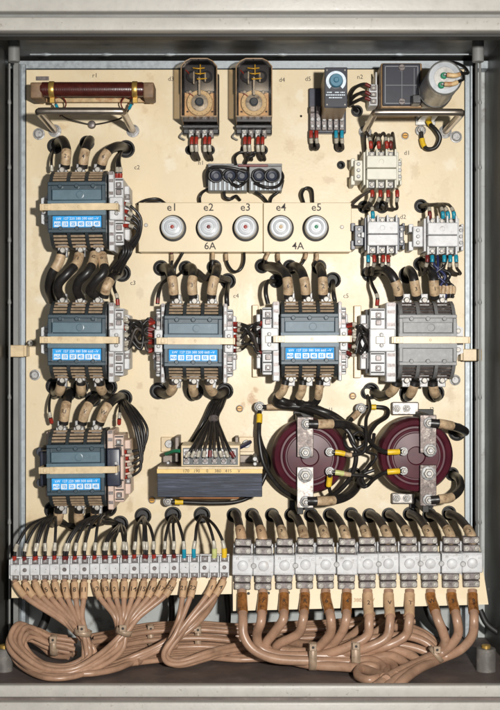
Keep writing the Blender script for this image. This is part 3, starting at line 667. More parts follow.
for k, (p, pm) in enumerate((([(171, 249, 10), (172, 258, 12), (171, 266, 16), (165, 270, 12), (161, 268, 0)], 'dark_red'),
             ([(185, 249, 10), (180, 258, 12), (175, 268, 18), (176, 276, 14), (184, 270, -4)], None),
             ([(213, 248, 12), (213, 258, 16), (212, 268, 14), (213, 268, -5)], 'dark_red'),
             ([(226, 248, 12), (227, 262, 14), (233, 271, 18), (240, 270, 20), (244, 262, 18), (244, 248, 12)], 'dark_red'),
             ([(271, 248, 12), (266, 258, 14), (264, 266, 4), (262, 266, -5)], 'cyan'),
             ([(278, 248, 12), (279, 262, 14), (288, 270, 18), (297, 268, 8), (291, 267, -5)], 'cyan'),
             ([(305, 248, 12), (306, 256, 14), (300, 266, 16), (293, 268, -5)], 'dark_red'),
             ([(316, 248, 12), (317, 258, 14), (314, 265, 10), (319, 267, -5)], 'green'),
             ([(200, 203, 12), (200, 197, 16), (203, 192, 14), (210, 188, 8)], None),
             ([(268, 203, 12), (262, 196, 18), (255, 192, 16)], None),
             ([(304, 203, 12), (302, 194, 20), (306, 188, 24), (312, 190, 20), (313, 203, 12)], None),
             ([(138, 204, 14), (146, 200, 22), (158, 199, 22), (166, 204, 14)], None),
             ([(140, 207, 10), (147, 203, 16), (160, 202, 18), (169, 206, 14)], None))):
    cable('fuse_wire', 'short dark wire running out from behind the fuse plates', 'wire', p, 1.4, 'black_cable', 'wires at the edges of the fuse plates',
          [('marker', 'sleeve', 6, 13, 1.9), ('ferrule', pm, 1, 5, 1.9)] if pm else ())

# ------------------------------------------------------------------ large contactors
HC = 78
def contactor(ix, iy, label, shell='blue_shell', cover=None, left=('bracket', 'white_plastic'), right=('block', 'white_plastic', 18), chute='chute_black', sticker=True):
    cover = cover or shell
    cx, cy, _ = W(ix, iy, HC)
    t = thing('large_contactor', label, 'contactor', (cx, cy+36, 0), 'large contactors')
    B = lambda b, x0, x1, y0, y1, h0, h1, bev=0.6: b.box(cx+x0, cx+x1, cy+y0, cy+y1, h0, h1, bev)
    b = MB(); B(b, -25, 25, -34, 34, 0, 44, 1); b.build('base_block', chute, t)
    # arc chute ribs, curved profile
    arc = [(-37, 20), (-37.5, 52), (-34, 63), (-29, 70), (-24, 74.5), (24, 74.5), (29, 70), (34, 63), (37.5, 52), (37, 20)]
    b = MB()
    for x in (-26.5, -10, 7, 23.5):
        b.prof(cx+x, cx+x+3.2, [(cy+y, h) for y, h in arc])
    inner = [(-35, 20), (-35.2, 46), (-32, 56), (-27, 63), (-24, 67), (24, 67), (27, 63), (32, 56), (35.2, 46), (35, 20)]
    b.prof(cx-26, cx+26, [(cy+y, h) for y, h in inner])
    b.build('arc_chute', chute if sticker else 'grey_shell', t)
    for sy in (-1, 1):
        for x in (-23.3, -6.8, 10.2):
            b = MB(); n = 4
            for k in range(n):
                yy = sy * (25.6 + k * 2.9); hh = 70.5 - k*k*0.9 - k*1.8
                b.prof(cx+x, cx+x+13.3, [(cy+yy, hh-9), (cy+yy, hh), (cy+yy+sy*1.9, hh-0.8), (cy+yy+sy*1.9, hh-9)])
            b.build('vent_grille', 'louvre' if sticker else 'rusty_bar', t)
    # front cover: frame with two recessed windows
    b = MB(); H = HC
    B(b, -27.2, 27.2, -24, 24, 66, H-3.2, 0.5)
    B(b, -27.2, 27.2, -24, -20.5, H-3.6, H, 0.5); B(b, -27.2, 27.2, 20.5, 24, H-3.6, H, 0.5)
    B(b, -27.2, -23.5, -20.5, 20.5, H-3.6, H, 0.5); B(b, 23.5, 27.2, -20.5, 20.5, H-3.6, H, 0.5)
    B(b, -23.5, 23.5, -6.5, 8, H-3.6, H-0.3, 0.5)
    fc = b.build('front_cover', cover, t)
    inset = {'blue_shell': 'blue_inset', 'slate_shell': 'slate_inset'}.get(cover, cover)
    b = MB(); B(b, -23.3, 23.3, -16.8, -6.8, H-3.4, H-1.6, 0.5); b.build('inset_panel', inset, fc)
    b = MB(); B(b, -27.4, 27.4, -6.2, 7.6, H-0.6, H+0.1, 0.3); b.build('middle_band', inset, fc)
    for sy in (-1, 1):
        for x in (-14.5, 1, 16.5):
            b = MB(); b.cyl(cx+x-1, cy+sy*20.0, H-3.4, H+0.5, 2.1, 14, 0.5); b.build('cover_stud', shell, fc)
    b = MB()
    b.lathe(cx+3, cy-11.8, [(3.8, H-1.7), (3.8, H-1.2), (3.2, H-1.1), (3.1, H-1.5)], 20)
    b.text('ID 5 III', cx+13, cy-11.8, H-1.5, 4.6, thick=0.25)
    b.text('220 V', cx-14, cy-12.5, H-3.0, 4.2, thick=0.25) if not sticker else None
    b.build('raised_lettering', inset, fc)
    if sticker:
        b = MB(); B(b, -22.8, 22.8, 8.2, 18.9, H-3.3, H-1.9, 0); st = b.build('rating_label', 'sticker_blue', fc)
        b = MB()
        hs = H - 1.85
        b.text('kW  127 220 380 500 660 ~V', cx+0.2, cy+10.7, hs, 3.3, thick=0.05, bold=0.03)
        for k, w in enumerate((6, 5.8, 6.4, 6.2, 6.6, 6.4)):
            x = -21.6 + k * 7.4
            B(b, x, x+w, 13.2, 18.2, hs-0.2, hs+0.05, 0)
        b.build('printing', 'print_white', st)
        b = MB()
        for k, s_ in enumerate(('AC3', '15', '25', '45', '55', '45')): b.text(s_, cx-21.6+k*7.4+3.1, cy+15.8, hs+0.12, 3.9 if k else 3.0, thick=0.05, bold=0.14)
        b.build('figures', 'sticker_blue', st)
    # strap
    b = MB(); b.cyl(cx+2, cy, H+1.5, H+2.9, 1.3, 12); B(b, -33, 38, -3.2, 3.2, H+0.6, H+2.2, 0.4); B(b, -24, 26, -3.3, 3.3, H+2.0, H+2.5, 0.3); B(b, -34.5, -32.8, -3.2, 3.2, 50, H+2.2, 0.4); B(b, 37.8, 39.5, -3.2, 3.2, 58, H+2.2, 0.4)
    st = b.build('retaining_strap', 'cream_strap', t)
    b = MB(); B(b, -30, -26.6, -2, 2, H+2, H+3.2, 0.3); b.build('strap_buckle', 'cream_strap', st)
    for sy in (-1, 1):
        for x in (-17, 0, 17):
            b = MB(); B(b, x-4, x+4, min(sy*36, sy*45), max(sy*36, sy*45), 44, 49, 0.6); B(b, x-5, x+5, min(sy*33, sy*39), max(sy*33, sy*39), 40, 52, 0.6)
            q = b.build('terminal', 'zinc', t)
            b = MB(); b.lathe(cx+x, cy+sy*38.5, [(2.9, 51), (2.9, 54), (2.2, 55)], 14); b.build('screw', 'steel', q)
    def side(sd, spec):
        k = spec[0]; m = spec[1]
        X = lambda a, c: (min(sd*a, sd*c), max(sd*a, sd*c))
        if k == 'bracket':
            b = MB()
            poly = [(sd*27, -20), (sd*31, -20), (sd*33, -14), (sd*38, -12), (sd*38, 12), (sd*33, 14), (sd*31, 22), (sd*27, 22)]
            b.prism([(cx+x, cy+y) for x, y in poly], 40, 48); q = b.build('side_bracket', m, t)
            b = MB(); B(b, *X(30, 36), -4, 4, 47.5, 60, 0.6); b.build('latch', m, q)
            for dy_ in (-9, 9):
                b = MB(); b.cyl(cx+sd*33, cy+dy_, 47, 50, 2.4, 14); b.build('screw', 'steel', q)
            b = MB(); B(b, *X(25, 36), -28, 30, 0, 6, 0.5); b.build('foot', m, t)
        elif k == 'dark':
            b = MB(); B(b, *X(28, 39), -16, 18, 8, 46, 2); b.lathe(cx+sd*40, cy-14, [(5, 8), (5, 30), (4, 32)], 18); b.lathe(cx+sd*40, cy+16, [(5, 8), (5, 30), (4, 32)], 18)
            b.build('coil_housing', 'navy_plastic', t)
            b = MB(); B(b, *X(28, 33), -34, -18, 8, 40, 0.6); B(b, *X(28, 36), 20, 30, 0, 30, 0.6); b.build('side_plate', m, t)
        else:
            w = spec[2]
            b = MB(); B(b, *X(28, 28+w*0.3), -36, 40, 4, 60, 0.9); B(b, *X(28+w*0.25, 28+w*0.75), -31, 34, 4, 50, 0.9)
            B(b, *X(28+w*0.7, 28+w), -25, 28, 4, 36, 0.9); B(b, *X(29, 28+w*0.8), -11, 11, 45, 64, 1)
            q = b.build('auxiliary_block', m, t)
            for (fx, y, h) in ((0.5, -24, 50), (0.5, -17, 50), (0.5, 17, 50), (0.5, 27, 50), (0.88, -14, 36), (0.88, 15, 36)):
                b = MB(); b.box(cx+sd*(28+w*fx)-2.6, cx+sd*(28+w*fx)+2.6, cy+y-2.6, cy+y+2.6, h-1, h+2.2, 0.5); b.build('clamp', 'clamp_metal', q)
            for (fx, y, h) in ((0.5, -24, 50), (0.5, 27, 50), (0.88, -14, 36), (0.88, 15, 36), (0.45, -5, 63), (0.45, 5, 63)):
                b = MB(); b.cyl(cx+sd*(28+w*fx), cy+y, h+1, h+3.4, 1.8, 12); b.build('screw', 'zinc', q)
            for (y, hh) in ((-29, 50), (-20.5, 50), (13, 50), (22, 50), (31, 50)):
                b = MB(); B(b, *X(28+w*0.32, 28+w*0.72), y-0.7, y+0.7, hh-2, hh+0.25, 0); b.build('slot', 'rubber', q)
            for y in (-34, -27, -15, 14, 24, 33):
                b = MB(); B(b, *X(28.6, 28+w*0.26), y-1.6, y+1.6, 57, 60.25, 0); b.build('slot', 'clamp_metal', q)
            if w > 20:
                b = MB(); B(b, *X(28+w*0.78, 28+w*0.84), -30, 32, 20, 36.4, 0); b.build('slot', 'rubber', q)
            b = MB(); B(b, *X(28+w*0.35, 28+w*0.62), -3.5, 3.5, 63.5, 66, 0.5); b.build('plunger', 'clear_marker', q)
            if m == 'pink_plastic':
                b = MB(); B(b, *X(28, 41), -19, 17, 30, 66, 1.5); b.build('coil_housing', 'navy_plastic', t)
            if w > 20:
                b = MB(); B(b, *X(28+w*0.9, 28+w+4), -35, 37, 0, 8, 0.6); b.build('foot_plate', 'cream_strap', t)
    side(-1, left); side(1, right)
    t.rotation_euler.y = math.radians(random.uniform(-0.8, 0.8))
    return t
contactor(77, 207, 'blue contactor with blue rating label, topmost of the left column')
contactor(76.5, 340, 'blue contactor with blue rating label at the left end of the row of four')
contactor(193, 341, 'slate contactor with rating label, second from left in the row of four', 'slate_shell', left=('block', 'white_plastic', 12), right=('block', 'white_plastic', 12))
contactor(310, 339, 'slate contactor with rating label, third from left in the row of four', 'slate_shell', left=('block', 'white_plastic', 22), right=('block', 'white_plastic', 11))
contactor(428, 340, 'all grey contactor without blue label at the right of the row of four', 'grey_shell', left=('block', 'white_plastic', 32), right=('bracket', 'white_plastic'), sticker=False, chute='grey_shell')
contactor(76, 470, 'blue contactor with pinkish side blocks, lowest of the left column', left=('dark', 'pink_plastic'), right=('block', 'pink_plastic', 20))

# ------------------------------------------------------------------ small contactors
def small(ix, iy, label, m, wing, wl, wr):
    h = 56; cx, cy, _ = W(ix, iy, h)
    t = thing('small_contactor', label, 'contactor', (cx, cy+20, 0), 'small white contactors')
    b = MB(); b.box(cx-14, cx+14, cy-17, cy+17, 0, 40, 0.8); b.build('base_block', 'ivory_plastic' if wing == m else wing, t)
    b = MB(); b.box(cx-14.5, cx+14.5, cy-12, cy-0.3, 38, h, 0.7); b.box(cx-14.5, cx+14.5, cy+0.3, cy+11, 38, h, 0.7)
    for x in (-14.5, -5.3, 4, 12.6):
        b.box(cx+x, cx+x+1.9, cy-19, cy-11.5, 20, h-4, 0.4); b.box(cx+x, cx+x+1.9, cy+10.5, cy+18.5, 20, h-4, 0.4)
    b.build('cover', m, t)
    for sy in (-1, 1):
        for x in (-8.8, 0.4, 9.2):
            b = MB(); b.box(cx+x-3, cx+x+3, cy+sy*14.5-3, cy+sy*14.5+3, 36, 44, 0.5); q = b.build('terminal', 'zinc', t)
            b = MB(); b.cyl(cx+x, cy+sy*14.5, 44, 46.5, 2.1, 12); b.build('screw', 'steel', q)
    b = MB(); b.lathe(cx-0.5, cy-6, [(2.6, h), (2.6, h+0.5), (2.1, h+0.6), (2, h+0.1)], 20) ; b.build('moulded_ring', m, t)
    for sd, w in ((-1, wl), (1, wr)):
        a = lambda p, q: (min(cx+sd*p, cx+sd*q), max(cx+sd*p, cx+sd*q))
        b = MB(); b.box(*a(14.8, 17), cy-17, cy+15, 4, 46, 0.5); b.box(*a(17, 14.8+w*0.8), cy-10, cy+10, 4, 40, 0.8); b.box(*a(14.8+w*0.7, 14.8+w), cy-13, cy-5, 4, 32, 0.5); b.box(*a(14.8+w*0.7, 14.8+w), cy+4, cy+13, 4, 32, 0.5)
        q = b.build('side_block', wing, t)
        for y in (-6, 0, 6):
            b = MB(); b.cyl(cx+sd*(16+w*0.4), cy+y, 39, 42, 1.8, 12); b.build('screw', 'zinc', q)
        if wing != m:
            b = MB(); b.box(*a(17.2, 20), cy-2.5, cy+2.5, 40, 48, 0.5); b.build('latch', m, q)
    return cx, cy
small(382, 168, 'ivory small contactor with red ferruled leads, the topmost small one', 'ivory_plastic', 'ivory_plastic', 13, 7)
small(383, 234, 'small white contactor with navy blue side blocks', 'white_plastic', 'navy_plastic', 14, 9)
small(443, 235, 'all white small contactor with light blue ferruled leads at the right edge', 'white_plastic', 'white_plastic', 15, 9)
def sm_leads(cx, cy, up, specs, who):
    for k, (dx, m, hole, bend) in enumerate(specs):
        sg = -1 if up else 1
        x = cx + dx; y = cy + sg*16
        cable('control_lead', '%s ferruled lead %s the %s, %s from left' % ({'red': 'red', 'cyan': 'light blue', 'dark_red': 'dark red'}[m], 'above' if up else 'below', who, ORD[k]), 'wire',
              [(x, y, 44), (x+sg*0.3, y+sg*7, 46), (x+bend*0.4, y+sg*14, 40), (x+bend, y+sg*(20 if not up else 16), 26), (hole[0], hole[1], 4), (hole[0]+0.3, hole[1]+0.5, -8)],
              1.5, 'old_black_cable', 'leads of the small contactors', [('ferrule', m, 2, 8, 2.0), ('marker', 'clear_marker', 9, 13, 1.9)])
sm_leads(379, 166, True, ((-8, 'red', (365, 160), -6), (0, 'red', (371, 146), -4), (8, 'red', (372, 150), -5), (12, 'dark_red', (395, 150), 2)), 'topmost small contactor')
sm_leads(382, 173, False, ((-10, 'red', (364, 208), -8), (-2, 'red', (364, 207), -8), (6, 'red', (382, 207), -3), (15, 'red', (382, 208), -1)), 'topmost small contactor')
cable('control_lead', 'dark lead looping left under the topmost small contactor', 'wire', [(372, 190, 40), (362, 196, 36), (353, 204, 30), (354, 206, 24), (364, 207, 10), (380, 210, 4), (382, 207, -6)], 1.3, 'old_black_cable')
sm_leads(383, 236, True, ((-10, 'cyan', (364, 208), -4),), 'small navy sided contactor')
sm_leads(383, 238, False, ((-15, 'cyan', (369, 274), -2), (-9, 'red', (370, 274), -2), (0, 'red', (372, 276), -3), (5, 'red', (373, 275), 2)), 'small navy sided contactor')
sm_leads(443, 236, True, ((-13, 'dark_red', (421, 206), -3), (0, 'cyan', (422, 207), -6), (5, 'cyan', (423, 206), -10), (11, 'cyan', (422, 205), -10)), 'all white small contactor')
sm_leads(443, 238, False, ((-16, 'dark_red', (420, 264), -4), (-11, 'cyan', (420, 264), -2), (1, 'cyan', (422, 266), -4), (7, 'cyan', (421, 265), -3), (13, 'cyan', (421, 263), 2)), 'all white small contactor')
for k in range(7):
    x = 428 + k*3.2
    cable('control_lead', 'black wire in the tangle between white small contactor and grey contactor', 'wire',
          [(x, 256, 40), (x+4-k, 266, 46), (440+(k % 3)*6-k, 275, 44), (438+k*2.6, 286, 46), (438+k*2.4, 298, 48)], 1.3, 'blue_cable' if k in (1, 3) else 'black_cable', 'tangle above the grey contactor', [('marker', 'sleeve', -12, -4, 1.9)], jit=1.2)

# ------------------------------------------------------------------ transformer
t = thing('control_transformer', 'laminated steel transformer with yellow label strip and terminal row', 'transformer', W(210, 500, 0))
a = W(157.5, 469, 76); c = W(262, 497, 76)
b = MB(); b.box(a[0], c[0], a[1], c[1], 14, 76, 0.4)
for k in range(13):
    yy = a[1] + 4 + k*(c[1]-a[1]-5)/12; b.box(a[0]-0.2, c[0]+0.2, yy-0.12, yy+0.5, 16, 76.5, 0)
b.build('laminated_core', 'lamination', t)
b = MB(); b.box(a[0]-0.6, c[0]+0.6, a[1]-1, a[1]-0.05, 4, 73, 0.2); b.box(a[0]+1, c[0]-1, a[1]-8, a[1]-1, 4, 14, 0.4); b.build('top_plate', 'core_top', t)
b = MB(); b.box(a[0]-0.4, c[0]+0.4, a[1]-0.6, a[1]+4, 76.55, 78, 0.2); q = b.build('label_strip', 'label_yellow', t)
b = MB()
for k, s_ in enumerate(('170', '190', '0', '380', '415', 'V')): b.text(s_, W(186+k*10.6, 0, 78)[0], a[1]+1.8, 78.1, 4.2, thick=0.1)
b.build('printing', 'print_black', q)
b = MB(); b.ibox(157.5, 263, 466.8, 469.2, 70, 79, 0.3); b.build('clamp_rail', 'cream_strap', t)
b = MB(); b.ibox(181, 240, 445, 468, 20, 68, 0.8); bl = b.build('terminal_row', 'cream_strap', t)
b = MB(); b.ibox(183, 238, 448, 465, 68.1, 69, 0); b.build('terminal_bed', 'chute_black', bl)
for k in range(6):
    ix = 186.5 + k*9.3
    b = MB(); b.ibox(ix-3.2, ix+3.2, 449, 457, 68, 72, 0.5); b.ibox(ix-2.8, ix+2.8, 458.5, 464, 68, 71, 0.5); q = b.build('terminal', 'white_plastic' if k % 2 == 0 else 'zinc', bl)
    b = MB(); b.icyl(ix, 461, 70, 73, 2.2, 12); b.build('screw', 'clamp_metal', q)
    b = MB(); b.icyl(ix, 453, 71, 73.5, 1.8, 12); b.build('screw', 'clamp_metal', q)
for (x0, x1, sx) in ((161, 179, 169), (239, 254, 246.5)):
    b = MB(); b.ibox(x0, x1, 437, 452, 0, 4, 0.5); q = b.build('mounting_foot', 'cream_strap', t)
    b = MB(); b.icyl(sx, 444, 4, 8, 4, 18); b.build('foot_screw', 'zinc', q)
for q_ in ((175, 179, 437, 462, 0, 40), (235, 238.5, 437, 452, 0, 26)):
    b = MB(); b.ibox(*q_, 0.5); b.build('side_bracket', 'core_top', t)
b = MB(); b.ibox(178, 240, 488, 499.5, 18, 66, 3); b.build('winding', 'winding', t)
for x_, y_, a_, c_, r_ in ((168, 463, 66, 80, 1.4), (255, 459, 30, 74, 2.2), (255, 464, 30, 72, 1.8)):
    b = MB(); b.icyl(x_, y_, a_, c_, r_, 12); b.build('core_bolt', 'zinc', t)
for k in range(9):
    tx = 185 + k*6.2; top = [(223, 394), (226, 396), (228, 392)][k % 3]
    cable('transformer_lead', 'black wire dropping from the hole onto the transformer terminals', 'wire',
          [(tx, 458, 74), (tx+(212-tx)*0.25, 447, 72), (tx+(213-tx)*0.6, 433, 54), (213.5+(k-4)*0.9, 419, 34), (219+(k-4)*0.8, 405, 18), (top[0], top[1], -8)], 1.5, 'old_black_cable' if k % 2 else 'black_cable',
          'wires dropping onto the transformer', [('ferrule', 'dark_red' if k in (4, 8) else 'clear_marker', 1, 7, 1.9)], jit=0.8)
for k in range(3):
    tx = 189 + k*4
    cable('transformer_lead', 'black wire slanting behind the transformer terminals', 'wire',
          [(tx, 446, 20), (200+k*3, 428, 22), (205+k*2, 418, 20), (212+k*2, 402, 12), (221, 394, -4)], 1.4, 'black_cable', 'wires slanting behind the transformer')
b = MB(); b.tube([W(213.5, 418, 34), W(214, 423, 38)], 5, raw=True); o = b.build('cable_tie', 'clamp_metal', None, W(213.5, 420, 34)); tag(o, 'dark tie round the wires above the transformer', 'cable tie')
cable('blue_lead', 'dark blue wire across the right of the transformer terminals', 'wire', [(236, 449, 60), (243, 446, 40), (250, 442, 20)], 2, 'blue_cable')
cable('green_lead', 'dark green wire end left of the transformer terminals', 'wire', [(180, 451, 60), (174, 451, 54), (166, 454, 40)], 1.8, 'green')

# ------------------------------------------------------------------ chokes
def choke(ix, iy, label, topm, botm, bars, bx):
    h = 66; cx, cy, _ = W(ix, iy, h); R = 36
    t = thing('choke', label, 'choke', (cx, cy+R, 0), 'maroon chokes')
    b = MB(); b.lathe(cx, cy, [(R-4, 0), (R-1, 3), (R-1, 40), (R-2, 42)], 56); b.build('bobbin', 'bobbin_beige', t)
    b = MB(); b.lathe(cx, cy, [(R-2, 36), (R, 38), (R+0.4, 48), (R-0.4, 58), (R-2.5, 62.5), (R-6, 64), (R-7.5, 63), (R-8.2, 61), (R-10, 61), (R-10.8, 62.6), (24, 63), (23.2, 62), (22, 62), (21.4, 63.4), (9, 64), (8, 62), (0.5, 62)], 64)
    b.build('moulded_shell', 'maroon', t)
    (x0, x1, y0, y1, y2, y3) = bars
    for (ya, yb, m, hh) in ((y0, y1, topm, 71), (y2, y3, botm, 71)):
        b = MB(); a, c = W(x0, ya, hh), W(x1, yb, hh); b.box(a[0], c[0], a[1], c[1], hh-3.5, hh, 0.5); q = b.build('busbar', m, t)
    b = MB(); a, c = W(x0-2, y0+6, 40), W(x1+2, y3-3, 40); b.box(a[0], c[0], a[1]-10, a[1]+2, 0, 6, 0.4); b.box(a[0]-6, a[0]+4, a[1]-9, a[1]+3, 2, 66, 0.5) if False else None
    b.box(a[0]+1, a[0]+7, a[1]-8, a[1]-1, 0, 66, 0.5); b.build('support_leg', 'rubber', t)
    b = MB(); b.box(a[0]+1, a[0]+7, c[1]-2, c[1]+6, 0, 66, 0.5); b.box(a[0]-4, c[0], c[1], c[1]+9, 0, 5, 0.4); b.build('support_leg', 'rubber', t)
    for (bx_, by_, r) in bx:
        bolt('bolt', '', bx_, by_, 75, r, parent=t)
    return t
t1 = choke(310, 457, 'maroon disc choke nearer the transformer, silver lower bar', 'rusty_bar', 'light_bar', (297, 313.5, 417, 457, 467, 508),
      ((307, 424, 4.6), (305.5, 452.5, 5.2), (305.5, 475.5, 6), (306, 502, 4.8), (330, 452, 3.8), (330, 471.5, 3.8)))
t2 = choke(416.7, 456, 'maroon disc choke at the right, both bars dark and stained', 'rusty_bar', 'rusty_bar', (420, 436.5, 415, 453, 465, 506),
      ((429.5, 423, 4.6), (430.5, 450.5, 5.4), (429, 473.5, 6), (429, 500, 4.8), (404, 451.6, 3.6), (404, 471, 3.6)))
for (x0, x1, y0, y1, l) in ((392, 419, 402, 415, 'stained metal lug plate above the right choke'), (392, 415, 493, 504, 'stained metal lug plate below the right choke')):
    t = thing('lug_plate', l, 'plate', W((x0+x1)/2, y1, 0))
    b = MB(); b.ibox(x0, x1, y0, y1, 8, 12, 1.5); b.build('plate', 'light_bar', t)
    b = MB(); b.ibox(x0+3, x1-3, y0+2, y1-2, 0, 8, 0.3); b.build('spacer', 'rusty_bar', t)
    for x in (x0+5, x0+15):
        bolt('b', '', x, (y0+y1)/2, 15, 3.2, parent=t)
BC = [
 ('heavy_cable', 'thick black cable with tan sleeve on the top bolt of the left choke', [(309, 424, 76), (320, 424, 76), (334, 424, 70), (347, 425, 60), (357, 430, 30), (360, 433, -6)], 4.2, [('sleeve', 'sleeve', 8, 23, 4.6), ('lug', 'zinc', 2, 9, 3.6)]),
 ('heavy_cable', 'thick black cable with tan sleeve on the bottom bolt of the left choke', [(308, 501, 76), (320, 501, 76), (336, 500, 66), (349, 495, 50), (357, 486, 34), (356, 477, 14), (354, 474, -6)], 4.2, [('sleeve', 'sleeve', 8, 27, 4.6), ('lug', 'zinc', 2, 9, 3.6)]),
 ('heavy_cable', 'thick black cable with tan sleeve on the top bolt of the right choke', [(431, 423, 76), (442, 424, 76), (452, 426, 66), (461, 429, 46), (465, 432, 20), (457, 433, -6)], 4.2, [('sleeve', 'sleeve', 7, 24, 4.6), ('lug', 'zinc', 2, 8, 3.6)]),
 ('heavy_cable', 'thick black cable with tan sleeve on the bottom bolt of the right choke', [(431, 500, 76), (442, 499, 76), (452, 497, 66), (460, 489, 48), (459, 479, 28), (452, 474, -6)], 4.0, [('sleeve', 'sleeve', 7, 24, 4.6), ('lug', 'zinc', 2, 8, 3.6)]),
 ('earth_lead', 'black lead with yellow ferrule from the bolt beside the transformer', [(259.5, 409, 20), (259.5, 418, 24), (259, 436, 30), (262, 458, 32), (268, 472, 30), (280, 488, 24), (295, 498, 16), (305, 500, 8)], 2.3, [('ferrule', 'yellow', 6, 15, 3)]),
 ('earth_lead', 'long black lead arching over the left choke to its right side', [(262, 407, 22), (274, 407, 24), (290, 407, 26), (312, 411, 40), (335, 421, 56), (350, 434, 60), (356, 455, 60), (352, 474, 56), (342, 488, 50), (330, 497, 40)], 2.3, [('sleeve', 'sleeve', 5, 21, 3)]),
 ('earth_lead', 'black lead with yellow ferrule under the transformer curving up its right side', [(172, 502, 30), (182, 502, 30), (215, 503, 30), (240, 501, 30), (256, 492, 30), (265, 476, 30), (269, 462, 24), (262, 445, 14), (258, 430, 6)], 2.0, [('ferrule', 'yellow', 3, 11, 2.8)]),
 ('choke_lead', 'thin black lead with yellow ferrule on upper small bolt of the left choke', [(332, 452, 76), (341, 453, 76), (350, 455, 74), (362, 453, 70), (366, 444, 66), (366, 420, 50), (370, 408, 20), (367, 393, -5)], 1.7, [('ferrule', 'yellow', 3, 12, 2.6), ('marker', 'sleeve', 12, 19, 2.2)]),
 ('choke_lead', 'thin black lead with pale green ferrule on lower small bolt of the left choke', [(332, 472, 76), (340, 473, 76), (352, 475, 74), (366, 476, 70), (372, 480, 60), (364, 487, 60), (358, 480, 64), (364, 474, 66), (374, 470, 66)], 1.7, [('ferrule', 'pale_green', 3, 11, 2.6), ('marker', 'sleeve', 11, 18, 2.2)]),
 ('choke_lead', 'short black lead with downward yellow ferrule on the left choke', [(330, 474, 76), (329.5, 480, 74), (329, 487, 72), (333, 496, 60), (345, 495, 50)], 1.7, [('ferrule', 'yellow', 3, 12, 2.8)]),
 ('choke_lead', 'black lead with yellow ferrule on the upper small bolt of the right choke', [(402, 451.5, 74), (393, 452, 76), (384, 451.5, 74), (373, 445, 60), (369, 436, 46), (376, 424, 34), (387, 416, 20), (385, 408, 10), (362, 407, 8)], 2.2, [('ferrule', 'yellow', 3, 14, 2.8), ('ferrule', 'yellow', -14, -6, 2.8)]),
 ('choke_lead', 'black lead with yellow ferrule on the lower small bolt of the right choke', [(402, 471, 74), (393, 471.5, 76), (384, 473, 74), (374, 479, 66), (366, 486, 58), (362, 478, 60), (366, 470, 60), (372, 462, 50)], 1.9, [('ferrule', 'yellow', 3, 14, 2.8)]),
]
for n, l, p, r, pt in BC: cable(n, l, 'cable', p, r, 'black_cable', None, pt, seg=12, sub=8)
for k, (p, r) in enumerate((([(349, 430, 50), (350, 438, 60), (354, 446, 64), (362, 452, 62), (372, 444, 54), (374, 434, 46)], 1.8),
                       ([(345, 434, 48), (344, 442, 58), (350, 449, 62), (360, 447, 64), (366, 440, 60), (360, 432, 54), (352, 436, 52)], 1.6),
                       ([(366, 452, 50), (376, 456, 56), (370, 466, 54), (360, 474, 54), (356, 481, 50)], 1.4))):
    cable('choke_lead', 'black lead in the knot between the two maroon chokes', 'cable', p, r, 'black_cable', 'knot of leads between the chokes')
bolt('earth_bolt', 'zinc earth bolt above right of the transformer', 259.5, 407, 24, 4.6)
bolt('earth_bolt', 'zinc earth bolt at the lower left corner of the transformer', 168, 501.5, 26, 4.4)
bolt('earth_bolt', 'zinc earth bolt between the two chokes, above them', 361, 408.5, 24, 4.6)
cable('earth_lead', 'tan sleeved lead end on the bolt above the gap between chokes', 'cable', [(361, 409, 22), (356, 415, 24), (350, 421, 28), (347, 430, 36)], 2.4, 'black_cable', None, [('sleeve', 'sleeve', 4, 14, 3)])

# ------------------------------------------------------------------ power cables at the contactors
H0 = 48
def pw(label, pts, r=4.6, s=13, mark='', g='power cables at the contactors', m='black_cable'):
    cable('power_cable', label, 'cable', pts, r, m, g, [('lug', 'zinc', -0.0 + 0.01, 5, r*0.95), ('sleeve', 'sleeve', 4.5, 4.5+s, r*1.06, mark, 6)], seg=14, sub=7)
P3 = ('left', 'middle', 'right')
for k, p in enumerate(([(65, 168), (66, 157), (66, 147), (62, 140), (56, 145)], [(83, 168), (84, 156), (87, 146), (90, 140), (87, 143)], [(101, 168), (104, 157), (111, 149), (120, 146), (127, 149)])):
    hs = (48, 52, 46, 26, -8)
    pw('%s tan sleeved black cable on top of the topmost blue contactor' % P3[k], [(a, c_, h) for (a, c_), h in zip(p, hs)], mark=('2', '4', '6')[k])
pw('left tan sleeved cable hanging between the two upper blue contactors', [(62, 251, 48), (59, 262, 50), (52, 274, 48), (49, 288, 36), (52, 300, 16)], s=15)
pw('black cable linking the middle pole of the topmost blue contactor to the one below', [(80, 251, 48), (77, 263, 56), (68, 273, 64), (59, 283, 62), (58, 291, 56), (62.5, 299, 48)], s=16, mark='1')
pw('black cable linking the right pole of the topmost blue contactor to the one below', [(95, 251, 48), (93, 262, 58), (88, 272, 66), (79, 281, 64), (77, 290, 58), (81.5, 299, 48)], s=16, mark='C')
pw('black cable beside the right pole under the topmost blue contactor', [(101, 251, 46), (103, 262, 54), (104, 272, 62), (96, 281, 62), (90, 290, 56), (96, 296, 48)], s=16, mark='o')
pw('right tan sleeved cable on top of the left contactor of the row of four', [(104, 297, 48), (107, 286, 52), (112, 278, 44), (118, 274, 20), (122, 273, -8)], s=14)
for k, p in enumerate(([(62, 380), (60, 390), (56, 394), (54, 386)], [(81, 380), (81, 390), (82, 394), (82, 387)], [(100, 380), (101, 389), (106, 394), (109, 387)])):
    pw('%s short tan sleeved cable below the left contactor of the row of four' % P3[k], [(a, c_, h) for (a, c_), h in zip(p, (48, 42, 18, -8))], s=12)
